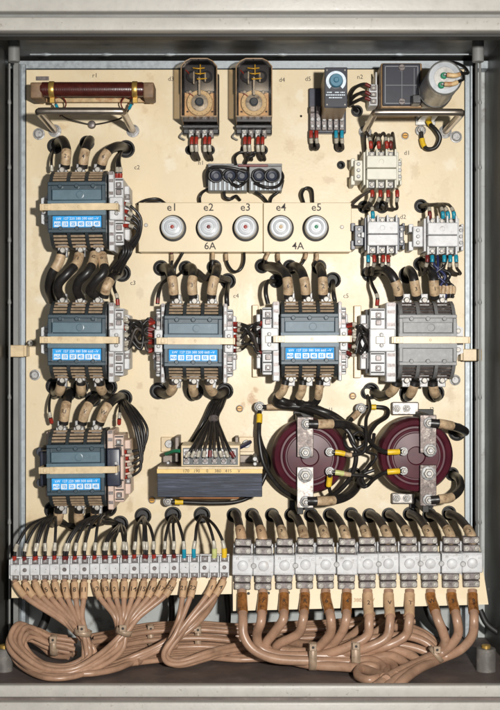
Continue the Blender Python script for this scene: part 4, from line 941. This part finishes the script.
for k, p in enumerate(([(63.5, 424), (65, 411), (67, 401), (69, 393), (68, 394)], [(82, 424), (85, 412), (90, 403), (95, 398), (93, 399)], [(99.5, 424), (104, 412), (111, 402), (119, 397), (124, 398)])):
    pw('%s tan sleeved black cable on top of the lowest blue contactor' % P3[k], [(a, c_, h) for (a, c_), h in zip(p, (48, 52, 44, 20, -8))], s=17, mark=('U', 'V', 'W')[k])
for k, p in enumerate(([(59, 508), (58, 519), (54, 522), (53, 511)], [(79, 508), (79, 521), (84, 526), (90, 521)], [(95.5, 508), (96, 518), (102, 521), (108, 509)])):
    pw('%s short tan sleeved cable below the lowest blue contactor' % P3[k], [(a, c_, h) for (a, c_), h in zip(p, (48, 42, 18, -8))], s=13)
for k, p in enumerate(([(174, 298), (173, 285), (171, 274), (167, 268), (161, 268)], [(193, 298), (192, 285), (193, 275), (192, 268), (186, 268)], [(211, 298), (213, 284), (216, 274), (217, 268), (214, 267)])):
    pw('%s tan sleeved black cable on top of the second contactor in the row of four' % P3[k], [(a, c_, h) for (a, c_), h in zip(p, (48, 52, 46, 22, -8))], s=16, mark=('5', '3', '1')[k])
for k, p in enumerate(([(173, 379), (173, 388), (167, 394), (158, 391)], [(193, 379), (193, 389), (195, 396), (195, 392)], [(209, 379), (210, 388), (217, 395), (225, 391)])):
    pw('%s short brown sleeved cable below the second contactor in the row of four' % P3[k], [(a, c_, h) for (a, c_), h in zip(p, (48, 44, 26, -8))], r=4.4, s=14, m='old_black_cable')
for k, p in enumerate(([(288, 298), (288, 285), (285, 273), (275, 267), (262, 266)], [(306, 298), (305, 284), (302, 273), (297, 267), (290, 267)], [(323, 298), (323, 284), (322, 274), (320, 267), (319, 267)])):
    pw('%s tan sleeved black cable on top of the third contactor in the row of four' % P3[k], [(a, c_, h) for (a, c_), h in zip(p, (48, 52, 46, 26, -8))], s=15, mark=('6', '4', '2')[k])
for k, p in enumerate(([(286, 380), (283, 391), (276, 399), (280, 405), (300, 407), (330, 414), (352, 430)], [(303, 380), (302, 391), (298, 400), (304, 405), (322, 411), (346, 426), (360, 433)], [(320, 380), (319, 391), (317, 400), (310, 405), (292, 404), (280, 400), (276, 396)])):
    pw('%s tan sleeved cable bending round below the third contactor in the row of four' % P3[k], [(a, c_, h) for (a, c_), h in zip(p, (48, 46, 36, 30, 30, 34, 6))], r=3.8, s=15)
for k, p in enumerate(([(399, 298), (397, 286), (390, 273), (379, 268), (370, 274)], [(417, 298), (415, 286), (413, 276), (409, 270), (407, 275)], [(435, 298), (434, 286), (433, 276), (428, 268), (420, 264)])):
    pw('%s tan sleeved black cable on top of the all grey contactor' % P3[k], [(a, c_, h) for (a, c_), h in zip(p, (48, 54, 52, 26, -8))], s=14, mark=('5', '3', '1')[k])
for k, p in enumerate(([(397, 381), (393, 390), (383, 396), (371, 391)], [(415, 381), (412, 391), (408, 397), (407, 393)], [(433, 381), (434, 391), (437, 397), (436, 393)])):
    pw('%s short tan sleeved cable below the all grey contactor' % P3[k], [(a, c_, h) for (a, c_), h in zip(p, (48, 44, 24, -8))], s=13)

# ------------------------------------------------------------------ control wires
def wires(name, label, group, items, m='black_cable', r=1.4, fer='red', jit=0.6, mk=True):
    for p in items:
        pt = [('ferrule', fer, 1, 6.5, 2.0)] + ([('marker', 'clear_marker', 7.5, 12, 1.9)] if mk else [])
        cable(name, label, 'wire', p, r, m, group, pt if fer else (), jit=jit)
wires('control_wire', 'thin black wire looping down the right side of the topmost blue contactor', 'wires beside the topmost blue contactor',
      [[(120+(k%2)*3, 203+k*7.5, 48), (130+k, 206+k*7, 52), (141-k*1.0, 218+k*5, 50), (139-k*2.6, 238+k, 46), (128-k*3, 256, 34), (122, 272, -6)] for k in range(4)])
wires('control_wire', 'thin black wire dropping from the lower right of the topmost blue contactor', 'wires beside the topmost blue contactor',
      [[(118+k*1.5, 232+k*3, 40), (122+k*2, 240+k, 46), (124+k*2.5, 252, 50), (116+k*3, 264, 44), (108+k*4, 274, 30), (122, 273, -6)] for k in range(4)], fer=None)
wires('control_wire', 'thin wire pair with red ferrules above the topmost blue contactor', 'wires above the topmost blue contactor',
      [[(117+k*3.2, 180, 46), (117+k*3, 170, 48), (117+k*2.5, 160, 40), (121+k, 152, 20), (126, 150, -6)] for k in range(2)])
wires('control_wire', 'thin black wire running down the left side above the topmost blue contactor', None, [[(52, 172, 30), (52, 162, 30), (53, 154, 16), (54, 148, -6)]], fer='clear_marker', mk=False)
def tangle(xa, xb, yc, label, group, n=9):
    for k in range(n):
        ya = yc - 14 + (k % 5)*6.5 + random.uniform(-1, 1); yb = yc - 13 + ((k*3) % 5)*6.5 + random.uniform(-1, 1)
        up = random.choice((-1, -1, 1)) * random.uniform(5, 15)
        xm = (xa+xb)/2
        pts = [(xa, ya, 44), (xa+(xb-xa)*0.28, ya+random.uniform(-2, 2), 48), (xm+random.uniform(-4, 4), yc+up, 40+random.uniform(-14, 16)), (xa+(xb-xa)*0.75, yb+random.uniform(-3, 3), 46), (xb, yb, 44)]
        cable('control_wire', label, 'wire', pts, random.uniform(1.2, 1.7), 'black_cable' if k % 3 else 'old_black_cable', group,
              [('ferrule', 'red' if k % 2 else 'dark_red', 1, 7, 1.9), ('marker', 'clear_marker', 7.5, 11, 1.8), ('ferrule', 'dark_red' if k % 3 else 'red', -7, -1, 1.9)], jit=1.2)
tangle(119, 155, 336, 'black red-ended wire in the tangle between first and second contactor of the row', 'tangle between first and second contactor', 12)
tangle(231, 266, 338, 'black red-ended wire in the tangle between second and third contactor of the row', 'tangle between second and third contactor', 9)
tangle(346, 380, 340, 'black red-ended wire in the tangle between third and grey contactor of the row', 'tangle between third and grey contactor', 9)
wires('control_wire', 'thin black wire arching down the right side of the lowest blue contactor', 'wires beside the lowest blue contactor',
      [[(121+(k % 2)*2, 452+k*6.5, 42), (131+k, 452+k*5.5, 46), (144-k*0.6, 447+k*4, 46), (147-k*3.2, 428, 46), (136-k*2.4, 411, 36), (127-k, 402, 18), (124, 398, -6)] for k in range(5)])
wires('control_wire', 'thin black wire with red ferrule left above the lowest blue contactor', None, [[(52, 424, 30), (50, 412, 32), (49, 400, 20), (53, 387, -6)]])
wires('control_wire', 'thin black wire with red ferrule right above the lowest blue contactor', None, [[(119, 425, 40), (119, 414, 42), (121, 405, 26), (124, 399, -6)]])
wires('control_wire', 'thin black wire with red ferrule at upper left of the second contactor in the row', None, [[(157.5, 304, 46), (158, 294, 44), (162, 284, 30), (168, 278, 14), (164, 270, -6)]], r=2)
wires('control_wire', 'thin black wire with red ferrule at upper right of the second contactor in the row', None, [[(227, 306, 46), (227, 296, 46), (227.5, 288, 26), (228, 281, -6)]], r=2.4)
wires('control_wire', 'thin black wire with red ferrule at upper left of the third contactor in the row', None, [[(268, 304, 46), (266, 292, 46), (268, 282, 34), (276, 281, -6)]], r=2.2)
wires('control_wire', 'thin black wire with red ferrule at upper right of the third contactor in the row', None, [[(335, 302, 46), (334, 292, 40), (333, 281, -6)]], r=2.2)
wires('control_wire', 'thin black wire with red ferrule at upper left of the all grey contactor', None, [[(377, 306, 46), (377, 296, 46), (372, 284, 30), (370, 275, -6)]], r=1.8)
wires('control_wire', 'thin black wire with red ferrule at upper right of the left contactor of the row', None, [[(118, 306, 46), (117, 296, 46), (114, 288, 38), (116, 278, 10), (122, 274, -6)]], r=1.6)
cable('crossing_cable', 'thick black cable crossing over the short cables right of the second contactor top', 'cable', [(186, 268, -4), (197, 272, 20), (205, 278, 30), (215, 277, 34), (227, 280, 10), (228, 281, -6)], 3.4, 'old_black_cable')

# ------------------------------------------------------------------ terminal rows
HT = 92
# plates
t = thing('terminal_plate', 'cream plate under the long row of small white terminals', 'plate', W(120, 597, 60))
b = MB()
def slab(b, quad, h0, h1, th=2.5):
    """quad of image points: top-left, top-right, bottom-right, bottom-left; h0 at top, h1 at bottom"""
    q = [W(*quad[0], h0), W(*quad[1], h0), W(*quad[2], h1), W(*quad[3], h1)]
    vs = q + [(x, y, h-th) for x, y, h in q]
    b._add(vs, [(0,1,2,3),(7,6,5,4),(0,4,5,1),(1,5,6,2),(2,6,7,3),(3,7,4,0)])
slab(b, ((11.5, 560), (232, 556), (232, 594), (11.5, 598)), HT-10, HT-6)
b.build('plate', 'cream_plate', t)
for x_ in (60, 180):
    b = MB(); b.box(x_, x_+6, 560, 568, 0, HT-12, 0.5); b.build('stand_off', 'shell_grey', t)
t = thing('terminal_plate', 'wide cream drilled plate under the twelve heavy terminals', 'plate', W(360, 607, 60))
b = MB(); slab(b, ((232.5, 548), (479.5, 546), (488.5, 604.5), (233, 611)), HT-10, HT+8); b.build('plate', 'cream_plate', t)
b = MB()
for k in range(13):
    x = 248.5 + k*20; y = 593.5 - k*0.35
    hh = HT - 10 + 18*(y-547)/62
    b.icyl(x, y, hh, hh+0.35, 1.35, 14, 0.05)
b.build('drilled_holes', 'rubber', t)
b = MB(); a = W(364, 600, HT+5.6); b.text('380/220V', a[0], a[1], a[2]+1.6, 5.0); b.build('stamped_figures', 'tan_sleeve', t)
for x_ in (300, 420):
    b = MB(); b.box(x_, x_+6, 560, 568, 0, HT-12, 0.5); b.build('stand_off', 'shell_grey', t)
# small terminals
NT = 22; tx = [14.6 + k*9.98 for k in range(NT)]
ty = lambda x: 570.5 - (x-14)*0.014
for k in range(NT):
    cx, cy, _ = W(tx[k], ty(tx[k]), HT+10)
    t = thing('small_terminal', 'small white screw terminal, %s from left in the long row' % ORD[k], 'terminal', (cx, cy+10, HT-8), 'small white terminals in the long row')
    t.rotation_euler.y = math.radians(random.uniform(-1, 1)); b = MB(); w = 4.45
    b.box(cx-w, cx+w, cy-5, cy+5, HT-8, HT+9, 0.5); b.box(cx-w, cx-w+1.5, cy-10, cy+10, HT-8, HT+6, 0.4); b.box(cx+w-1.5, cx+w, cy-10, cy+10, HT-8, HT+6, 0.4)
    b.box(cx-w, cx+w, cy-10, cy+10, HT-8, HT-2, 0.4)
    for sy in (-1, 1): b.box(cx-w, cx+w, cy+sy*10-0.9, cy+sy*10+0.1, HT-4, HT+1, 0.1)
    if k == 0: b.box(cx-w-2.2, cx-w-0.1, cy-9, cy+9, HT-8, HT+4, 0.5)
    b.build('body', 'white_plastic', t)
    for sy in (-1, 1):
        b = MB(); b.box(cx-2.9, cx+2.9, cy+sy*7.3-2.4, cy+sy*7.3+2.3, HT-3, HT+3.5, 0.5); q = b.build('clamp', 'clamp_metal', t)
        b = MB(); b.cyl(cx, cy+sy*7.2, HT+3, HT+4.6, 1.5, 10); b.build('screw', 'zinc', q)
    b = MB()
    if k in (1, 5, 12, 16, 19, 21, 7, 14): b.cyl(cx, cy, HT+8.8, HT+10, 1.9, 14); b.build('fixing_screw', 'clamp_metal', t)
    else: b.cyl(cx+1, cy-0.5, HT+8.9, HT+9.3, 0.6, 8); b.build('pin_hole', 'rubber', t)
# heavy terminals
bx = [242.3 + k*20.95 for k in range(12)]
for k in range(12):
    yy = 566 - k*0.25
    cx, cy, _ = W(bx[k], yy, HT+14)
    t = thing('heavy_terminal', 'heavy two-bolt cable terminal on the right plate, %s from left' % ORD[k], 'terminal', (cx, cy+20, HT-6), 'twelve heavy terminals on the right plate')
    wm = 'white_plastic'
    b = MB(); b.box(cx-9.6, cx+9.4, cy-9.5, cy+9, HT-2, HT+14, 0.8); b.box(cx-8.2, cx+8.2, cy-8.2, cy-7.5, HT+13.8, HT+14.6, 0.2); b.box(cx-8.2, cx+8.2, cy+7, cy+7.6, HT+13.8, HT+14.6, 0.2); b.box(cx+5.5, cx+8, cy-6, cy-4, HT+13.8, HT+14.9, 0.3); b.lathe(cx, cy, [(5, HT+13.5), (4.6, HT+15.5), (3.4, HT+16.2), (1, HT+16.4)], 22)
    b.box(cx-9, cx+9, cy-18, cy+19, HT-6, HT-1, 0.5); b.build('body', wm, t)
    b = MB(); b.text('35', cx-5, cy-6.5, HT+14.05, 3.2, thick=0.1); b.build('moulded_mark', 'clamp_metal', t)
    for sy in (-1, 1):
        for j in (0, 1):
            y = cy + sy*(13 + j*7.2)
            b = MB(); b.box(cx-7.6, cx+7.6, y-3.2, y+3.2, HT-1, HT+9-j*1.5, 0.7); q = b.build('clamp_bar', 'clamp_metal', t)
            for sx in (-4.6, 4.6):
                b = MB(); z_ = HT+10.6-j*1.5; b.lathe(cx+sx, y, [(2.6, z_-2), (2.6, z_-0.9), (2.3, z_-0.9), (2.2, z_), (1.9, z_+0.4), (1.1, z_+0.4), (0.95, z_-1)], 14); b.build('clamp_screw', 'steel', q)
    t.rotation_euler.y = math.radians(random.uniform(-1.2, 1.2)); t.location.z += random.uniform(-0.5, 0.5)*S
    if k % 2 == 0 or k == 9:
        b = MB(); b.cyl(cx+10, cy, HT+12, HT+15, 2.6, 16); q = b.build('fixing_bolt', 'zinc', t)
# black feeders into heavy terminals
hx = [234, 252, 272, 291.5, 311, 330, 351, 369.5, 389, 410, 429.5, 449]
for k in range(12):
    d = bx[k] - hx[k]
    cable('feeder_cable', 'thick dark cable entering the top of the heavy terminals, %s from left' % ORD[k], 'cable',
          [(bx[k], 545, HT), (bx[k]-1, 537, HT), (bx[k]-d*0.2-1, 528, HT-14), (bx[k]-d*0.6, 518, 50), (hx[k]+1, 514, 22), (hx[k], 515, -10)], 4.1, 'old_black_cable', 'dark cables entering the heavy terminals',
          [('sleeve', 'tan_sleeve' if k < 2 else 'sleeve', 2, 21, 4.7, str((7,5,3,1,6,4,2,8,9,3,1,2)[k]), 5.5), ('lug', 'zinc', 0.01, 2.5, 3.6)], seg=14, sub=7)
# thin black wires into small terminals
src = [(56, 514)]*5 + [(104, 513)]*4 + [(120, 524)]*3 + [(143, 516)]*3 + [(173, 515)]*3 + [(202, 515)]*4
fm = ['red', 'dark_red']*8 + ['dark_red', 'cyan', 'cyan', None, 'pale_green', 'yellow']
for k in range(NT):
    if fm[k] is None: continue
    x = tx[k]; y = 560.5 - (x-14)*0.014; s_ = src[k]; d = s_[0]-x
    for j in range(2 if k in (2, 5, 9, 11, 13) else 1):
        o = j*2.2
        cable('terminal_wire', 'thin black wire, %s ferrule, into the %s small white terminal from left' % ({'red': 'red', 'dark_red': 'dark red', 'cyan': 'light blue', 'pale_green': 'pale green', 'yellow': 'yellow'}[fm[k]], ORD[k]), 'wire',
          [(x+o*0.6, y+1, HT+2), (x+o*0.8+d*0.02, y-8, HT+4), (x+d*0.10+o, y-18-abs(d)*0.05, HT+2), (x+d*0.38+o, min(s_[1]+11, y-26), 84), (x+d*0.75+o, s_[1]+4, 56), (s_[0]-d*0.06+o*0.5, s_[1]+1.5, 24), (s_[0]+random.uniform(-3, 3), s_[1], -8)],
          1.45, 'black_cable', 'thin black wires into the small terminals', [('ferrule', fm[k], 1.5, 5.5 if k < 17 else 10, 2.0 if k < 19 else 2.5), ('marker', 'clear_marker', 10, 17, 2.0)], jit=0.7)
for k in range(5):
    cable('loom_wire', 'dark wire draped across behind the lowest blue contactor outlets', 'wire', [(50+k*3, 516+k, 10), (66+k*3, 524+k*1.5, 24), (88+k*2, 524-k, 30), (104+k, 519+k, 20), (121, 524, -5)], 1.5, 'black_cable', 'wires draped below the lowest blue contactor', jit=1)

# ------------------------------------------------------------------ beige cables at the bottom
def offs(i, n, R):
    r = R*math.sqrt((i+0.5)/n); a = i*2.39996
    return r*math.cos(a), r*math.sin(a)
def beige(label, pts, r=2.7, group='slim beige cables', sleeve=None, mark='', m='tan_sleeve', cut=None, seg=10, sl=(3, 19), marksz=7, ang=0):
    parts = [('sleeve', m, sl[0], sl[1], r*(1.36 if r < 3 else 1.12), mark, marksz, ang)] if sleeve else ()
    cable('beige_cable', label, 'cable', pts, r, 'beige_cable', group, parts, seg=12, sub=7)
marks = ['', '4', '', '5', '6', '7', '8', '11', '12', '13', '2', '3', '14', '15', '16', '17', '20', '21', '22', '', '1', '4']
fan1 = list(range(0, 8)); fan2 = list(range(8, 17)); fan3 = [17, 18, 20, 21]
loop1 = [(81, 633, 112, 5), (89, 652, 112, 7), (86, 664, 118, 7), (66, 671, 124, 6), (42, 668, 118, 7), (24, 657, 104, 9), (18, 642, 96, 9), (30, 633, 84, 8), (50, 641, 76, 8), (71, 645, 70, 9)]
loop2 = [(123, 631, 110, 5), (116, 648, 116, 7), (99, 662, 128, 7), (74, 673, 138, 5), (46, 673, 136, 6), (24, 660, 124, 9), (14, 645, 110, 9), (22, 630, 94, 8), (40, 638, 76, 8), (54, 648, 62, 9), (70, 651, 60, 8)]
loop3 = [(176, 635, 108, 4), (166, 650, 110, 4), (168, 661, 108, 3), (182, 663, 104, 3), (205, 656, 96, 4), (222, 651, 80, 4), (250, 646, 60, 5)]
for fan, loop in ((fan1, loop1), (fan2, loop2), (fan3, loop3)):
    n = len(fan)
    for i, k in enumerate(fan):
        x = tx[k]; y = 581 - (x-14)*0.014; c0 = loop[0]
        pts = [(x, y, HT), (x+(c0[0]-x)*0.05, y+7, HT+4), (x+(c0[0]-x)*0.22, y+19, HT+10), (x+(c0[0]-x)*0.68, c0[1]-17+abs(c0[0]-x)*0.05, HT+18)]
        for (lx, ly, lh, R) in loop:
            u = (i - (n-1)/2) / max(1, (n-1)/2)
            ox, oy = offs((i*5) % n, n, R*0.95)
            if (lx, ly) == (c0[0], c0[1]): ox, oy = u*R*1.0, oy*0.3
            pts.append((lx+ox, ly+oy, lh + ((i*3) % n)/n*10))
        d = math.atan2(-(pts[2][1]-pts[0][1]), pts[2][0]-pts[0][0]) + math.pi/2
        beige('slim beige cable from the long small terminal row, terminal %s from left' % ORD[k], pts, 2.5, 'slim beige cables from the small terminals', True, marks[k], ang=d*0.8)
# wide trunk of beige cables behind (separate cables)
for i in range(17):
    yy = 624 + i*2.1
    hh = 24 + (i*5 % 4)*7
    o = random.uniform(-1.5, 1.5)
    x0 = 92 + random.uniform(-4, 4)
    pts = [(x0, yy+12+o, hh), (110, yy+9+o*0.6, hh+4), (150, yy+2+(i-6)*0.15, hh+8), (198, yy-0.5, hh+6), (240, yy+2+o, hh), (285, yy+o*0.5, hh), (330, yy-2, hh+2), (372, yy-6-(i % 3)*2, hh+4), (400+(i % 4)*5, yy-10+i*0.4, hh)]
    beige('long beige cable lying in the flat trunk behind the others', pts, 2.7, 'long beige cables in the rear trunk')
for i in range(3):
    beige('beige cable crossing from lower left up to the slim fan', [(78+i*2, 672+i, 128), (96, 669+i*2, 120), (112+i*2, 665+i*2, 106), (135, 656+i*2.5, 100), (158, 646+i*2, 98), (180+i*2, 632+i, 92), (196+i*3, 618, 84), (206+i*4, 600, 62), (210+i*4, 580, 50)], 2.9, 'beige cables crossing under the slim fan')
cable('beige_cable', 'short beige cable stub ending below the rear trunk', 'cable', [(137, 662, 70), (148, 659, 74), (160, 653, 72), (176, 645, 60)], 3.4, 'beige_cable', None)
# heavy beige cables from the heavy terminals
HB = 118
spec = {
 0: [(243, 622, HB), (244, 636, 122), (254, 650, 124), (276, 659, 122), (312, 661, 118), (355, 662, 116), (388, 656, 120), (404, 663, 130), (408, 672, 140)],
 1: [(261, 622, HB), (257, 635, 110), (261, 648, 108), (280, 655, 110), (312, 656, 112), (356, 656, 112), (380, 658, 118), (393, 666, 130), (396, 676, 146)],
 2: [(283, 620, HB), (273, 634, 110), (266, 645, 106), (274, 655, 104), (290, 660, 106), (313, 665, 108), (345, 667, 116), (362, 669, 124), (376, 674, 140), (384, 678, 150)],
 3: [(303, 620, HB), (298, 634, 112), (279, 644, 104), (278, 650, 96), (300, 652, 98), (330, 652, 104), (358, 650, 106), (388, 649, 114), (410, 655, 122), (420, 664, 130)],
 4: [(331, 620, HB), (330, 634, 112), (318, 648, 104), (312, 652, 108), (330, 658, 108), (348, 662, 112), (368, 663, 120), (384, 671, 134), (386, 680, 150)],
 5: [(346, 620, HB), (341, 634, 112), (329, 648, 104), (313, 658, 104), (300, 660, 96), (280, 657, 84), (262, 648, 60), (250, 640, 40)],
 6: [(369, 622, HB), (367, 636, 118), (352, 645, 118), (334, 652, 114), (312, 656, 104), (286, 654, 84), (262, 642, 50)],
 7: [(390, 622, HB), (386, 638, 120), (366, 648, 120), (345, 653, 112), (318, 655, 100), (290, 650, 76), (266, 640, 46)],
 8: [(409, 622, HB), (405, 636, 116), (386, 646, 118), (362, 650, 110), (330, 648, 94), (300, 644, 70), (276, 638, 46)],
 9: [(438, 620, HB), (443, 632, 116), (445, 643, 112), (437, 653, 110), (413, 665, 136), (392, 675, 158), (376, 687, 180)],
 10: [(457, 620, HB), (458, 634, 116), (450, 646, 112), (437, 656, 112), (418, 667, 138), (400, 677, 162), (386, 688, 180)],
 11: [(474, 620, HB), (472, 636, 116), (460, 650, 112), (440, 659, 110), (420, 668, 142), (406, 678, 165), (394, 689, 180)]}
ambers = {0, 1, 2, 3, 4, 5, 9, 10, 11}
mk = ['', '7', 'R', 'R', '6', '4', '2', 'V', 'T', 'W', '3', '8']
for k in range(12):
    pts = [(bx[k]-0.3, 590, HT+4), (bx[k]-0.2, 598, HT+8), (bx[k]+(spec[k][0][0]-bx[k])*0.5, 609, HT+16)] + spec[k]
    beige('thick beige cable from the heavy terminals, %s from left' % ORD[k], pts, 4.4, 'thick beige cables from the heavy terminals', True, mk[k], 'amber_sleeve' if k in ambers else 'tan_sleeve', sl=(4, 24 if k in ambers else 28), marksz=6.5)
for i, p in enumerate(([(330, 650, 96), (352, 643, 98), (378, 638, 96), (405, 636, 92), (425, 642, 92), (437, 653, 96)],
                       [(340, 655, 92), (362, 648, 96), (392, 645, 96), (415, 648, 96), (437, 657, 98)],
                       [(380, 622, 60), (398, 628, 74), (420, 634, 84), (434, 645, 90), (438, 654, 94)],
                       [(398, 622, 60), (412, 628, 72), (428, 636, 82), (438, 648, 88), (437, 658, 92)],
                       [(360, 668, 96), (355, 662, 100), (362, 655, 102), (376, 655, 108), (386, 663, 114), (388, 674, 130)],
                       [(340, 662, 100), (350, 666, 116), (359, 661, 118), (372, 660, 122), (382, 666, 132), (382, 675, 150), (370, 680, 158), (358, 676, 146), (360, 668, 134), (370, 666, 132), (380, 671, 136), (389, 678, 146)],
                       [(352, 646, 100), (380, 650, 104), (402, 658, 104), (411, 666, 122), (412, 674, 140)],
                       [(352, 642, 90), (370, 636, 82), (384, 626, 70), (392, 616, 50)],
                       [(330, 646, 90), (348, 638, 84), (362, 626, 70), (372, 614, 50)])):
    cable('beige_cable', 'thick beige cable coiled under the right hand heavy terminals', 'cable', p, 3.9, 'beige_cable', 'beige cables coiled at lower right', seg=12, sub=8)
# clips
def clip(label, ix, iy, h, w, hgt, ang=0.0):
    x, y, _ = W(ix, iy, h)
    t = thing('cable_clip', label, 'clip', (x, y, h), 'cable clips on the beige bundles')
    c, s_ = math.cos(ang), math.sin(ang)
    b = MB(); loop = []
    n = 20
    b0 = []
    for k in range(n):
        a = 2*math.pi*k/n; v_, z = hgt/2*math.cos(a), 7*math.sin(a) - 7
        b0.append((v_, z))
    vs = []
    for sx in (-w/2, w/2):
        for v_, z in b0: vs.append((x + sx*c - v_*s_, y + sx*s_ + v_*c, h + z))
    fs = [(k, (k+1) % n, n+(k+1) % n, n+k) for k in range(n)]
    b._add(vs, fs); o = b.build('band', 'steel_strap', t)
    md = o.modifiers.new('s', 'SOLIDIFY'); md.thickness = 0.9*S
    b = MB(); b.box(x-3.2, x+3.2, y-hgt*0.5, y-hgt*0.5+6.4, h+0.2, h+1.8, 0.4); q = b.build('tongue', 'steel_strap', t)
    b = MB(); b.cyl(x, y-hgt*0.5+3.2, h+1.7, h+2.2, 1.2, 12, 0.1); b.build('slot', 'rubber', q)
clip('steel clip round the left fan of slim beige cables', 82, 634, 128, 5, 16, 0.5+math.pi/2-0.3)
clip('steel clip round the middle fan of slim beige cables', 123, 633, 127, 5, 15, 1.9)
clip('steel clip on the cut bundle inside the big left loop', 53, 647, 92, 6, 20, 0.0)
clip('steel clip on the rear trunk right of the middle fan', 151, 641, 52, 6, 30, -0.1)
clip('steel clip on the rear trunk below the right fan', 198, 642, 52, 6, 30, 0)
clip('steel clip at the bottom of the big left loop', 70, 678, 136, 6, 12, -0.2)
clip('steel clip on the thick bundle below the fourth heavy terminal', 313, 658, 126, 7, 26, 0.0)
clip('steel clip on the thick bundle left of the coiled cables', 356, 658, 127, 8, 28, 0.0)
clip('steel clip gathering the cables at lower right', 437, 656, 122, 4, 18, -0.7)
for k, p in enumerate(([(40, 596, 20), (47, 612, 24), (42, 628, 30), (36, 636, 30)], [(170, 590, 20), (172, 612, 24), (170, 632, 26)], [(226, 590, 18), (228, 615, 20), (226, 640, 20)],
                       [(425, 600, 20), (432, 618, 24), (446, 632, 24)], [(350, 600, 16), (352, 620, 20), (350, 640, 20)], [(480, 610, 30), (487, 624, 34), (500, 634, 36)])):
    cable('rear_cable', 'dark cable dropping behind the terminal plates, %s from left' % ORD[[0, 1, 2, 4, 3, 5][k]], 'cable', p, 4.5 if k in (0, 3) else 3, 'rubber', 'dark cables behind the terminal plates')

for o in list(bpy.data.objects):
    if '_o' in o: del o['_o']

# ------------------------------------------------------------------ light, world, camera
w = bpy.data.worlds.new('World'); scn.world = w; w.use_nodes = True
w.node_tree.nodes['Background'].inputs[0].default_value = (0.9, 0.95, 1.0, 1); w.node_tree.nodes['Background'].inputs[1].default_value = 0.085
def area(name, pos, power, size, colr, target=(250, 355, 0)):
    l = bpy.data.lights.new(name, 'AREA'); l.energy = power; l.size = size*S; l.color = colr
    o = bpy.data.objects.new(name, l); col.objects.link(o); o.location = V(pos)
    o.rotation_euler = (V(target) - V(pos)).to_track_quat('-Z', 'Y').to_euler(); return o
area('key_lamp', (420, 300, 1380), 40, 30, (1.0, 0.97, 0.92))
area('fill_lamp', (60, 300, 1500), 2.6, 700, (0.93, 0.97, 1.0))
cd = bpy.data.cameras.new('Camera'); co = bpy.data.objects.new('Camera', cd); col.objects.link(co); scn.camera = co
co.location = (0, -D*S, 0); co.rotation_euler = (math.pi/2, 0, 0)
cd.sensor_fit = 'HORIZONTAL'; cd.sensor_width = 36; cd.lens = 36*D/500; cd.clip_end = 50; cd.clip_start = 0.05
scn.view_settings.view_transform = 'Standard'; scn.view_settings.look = 'None'; scn.view_settings.gamma = 1; scn.view_settings.exposure = 0
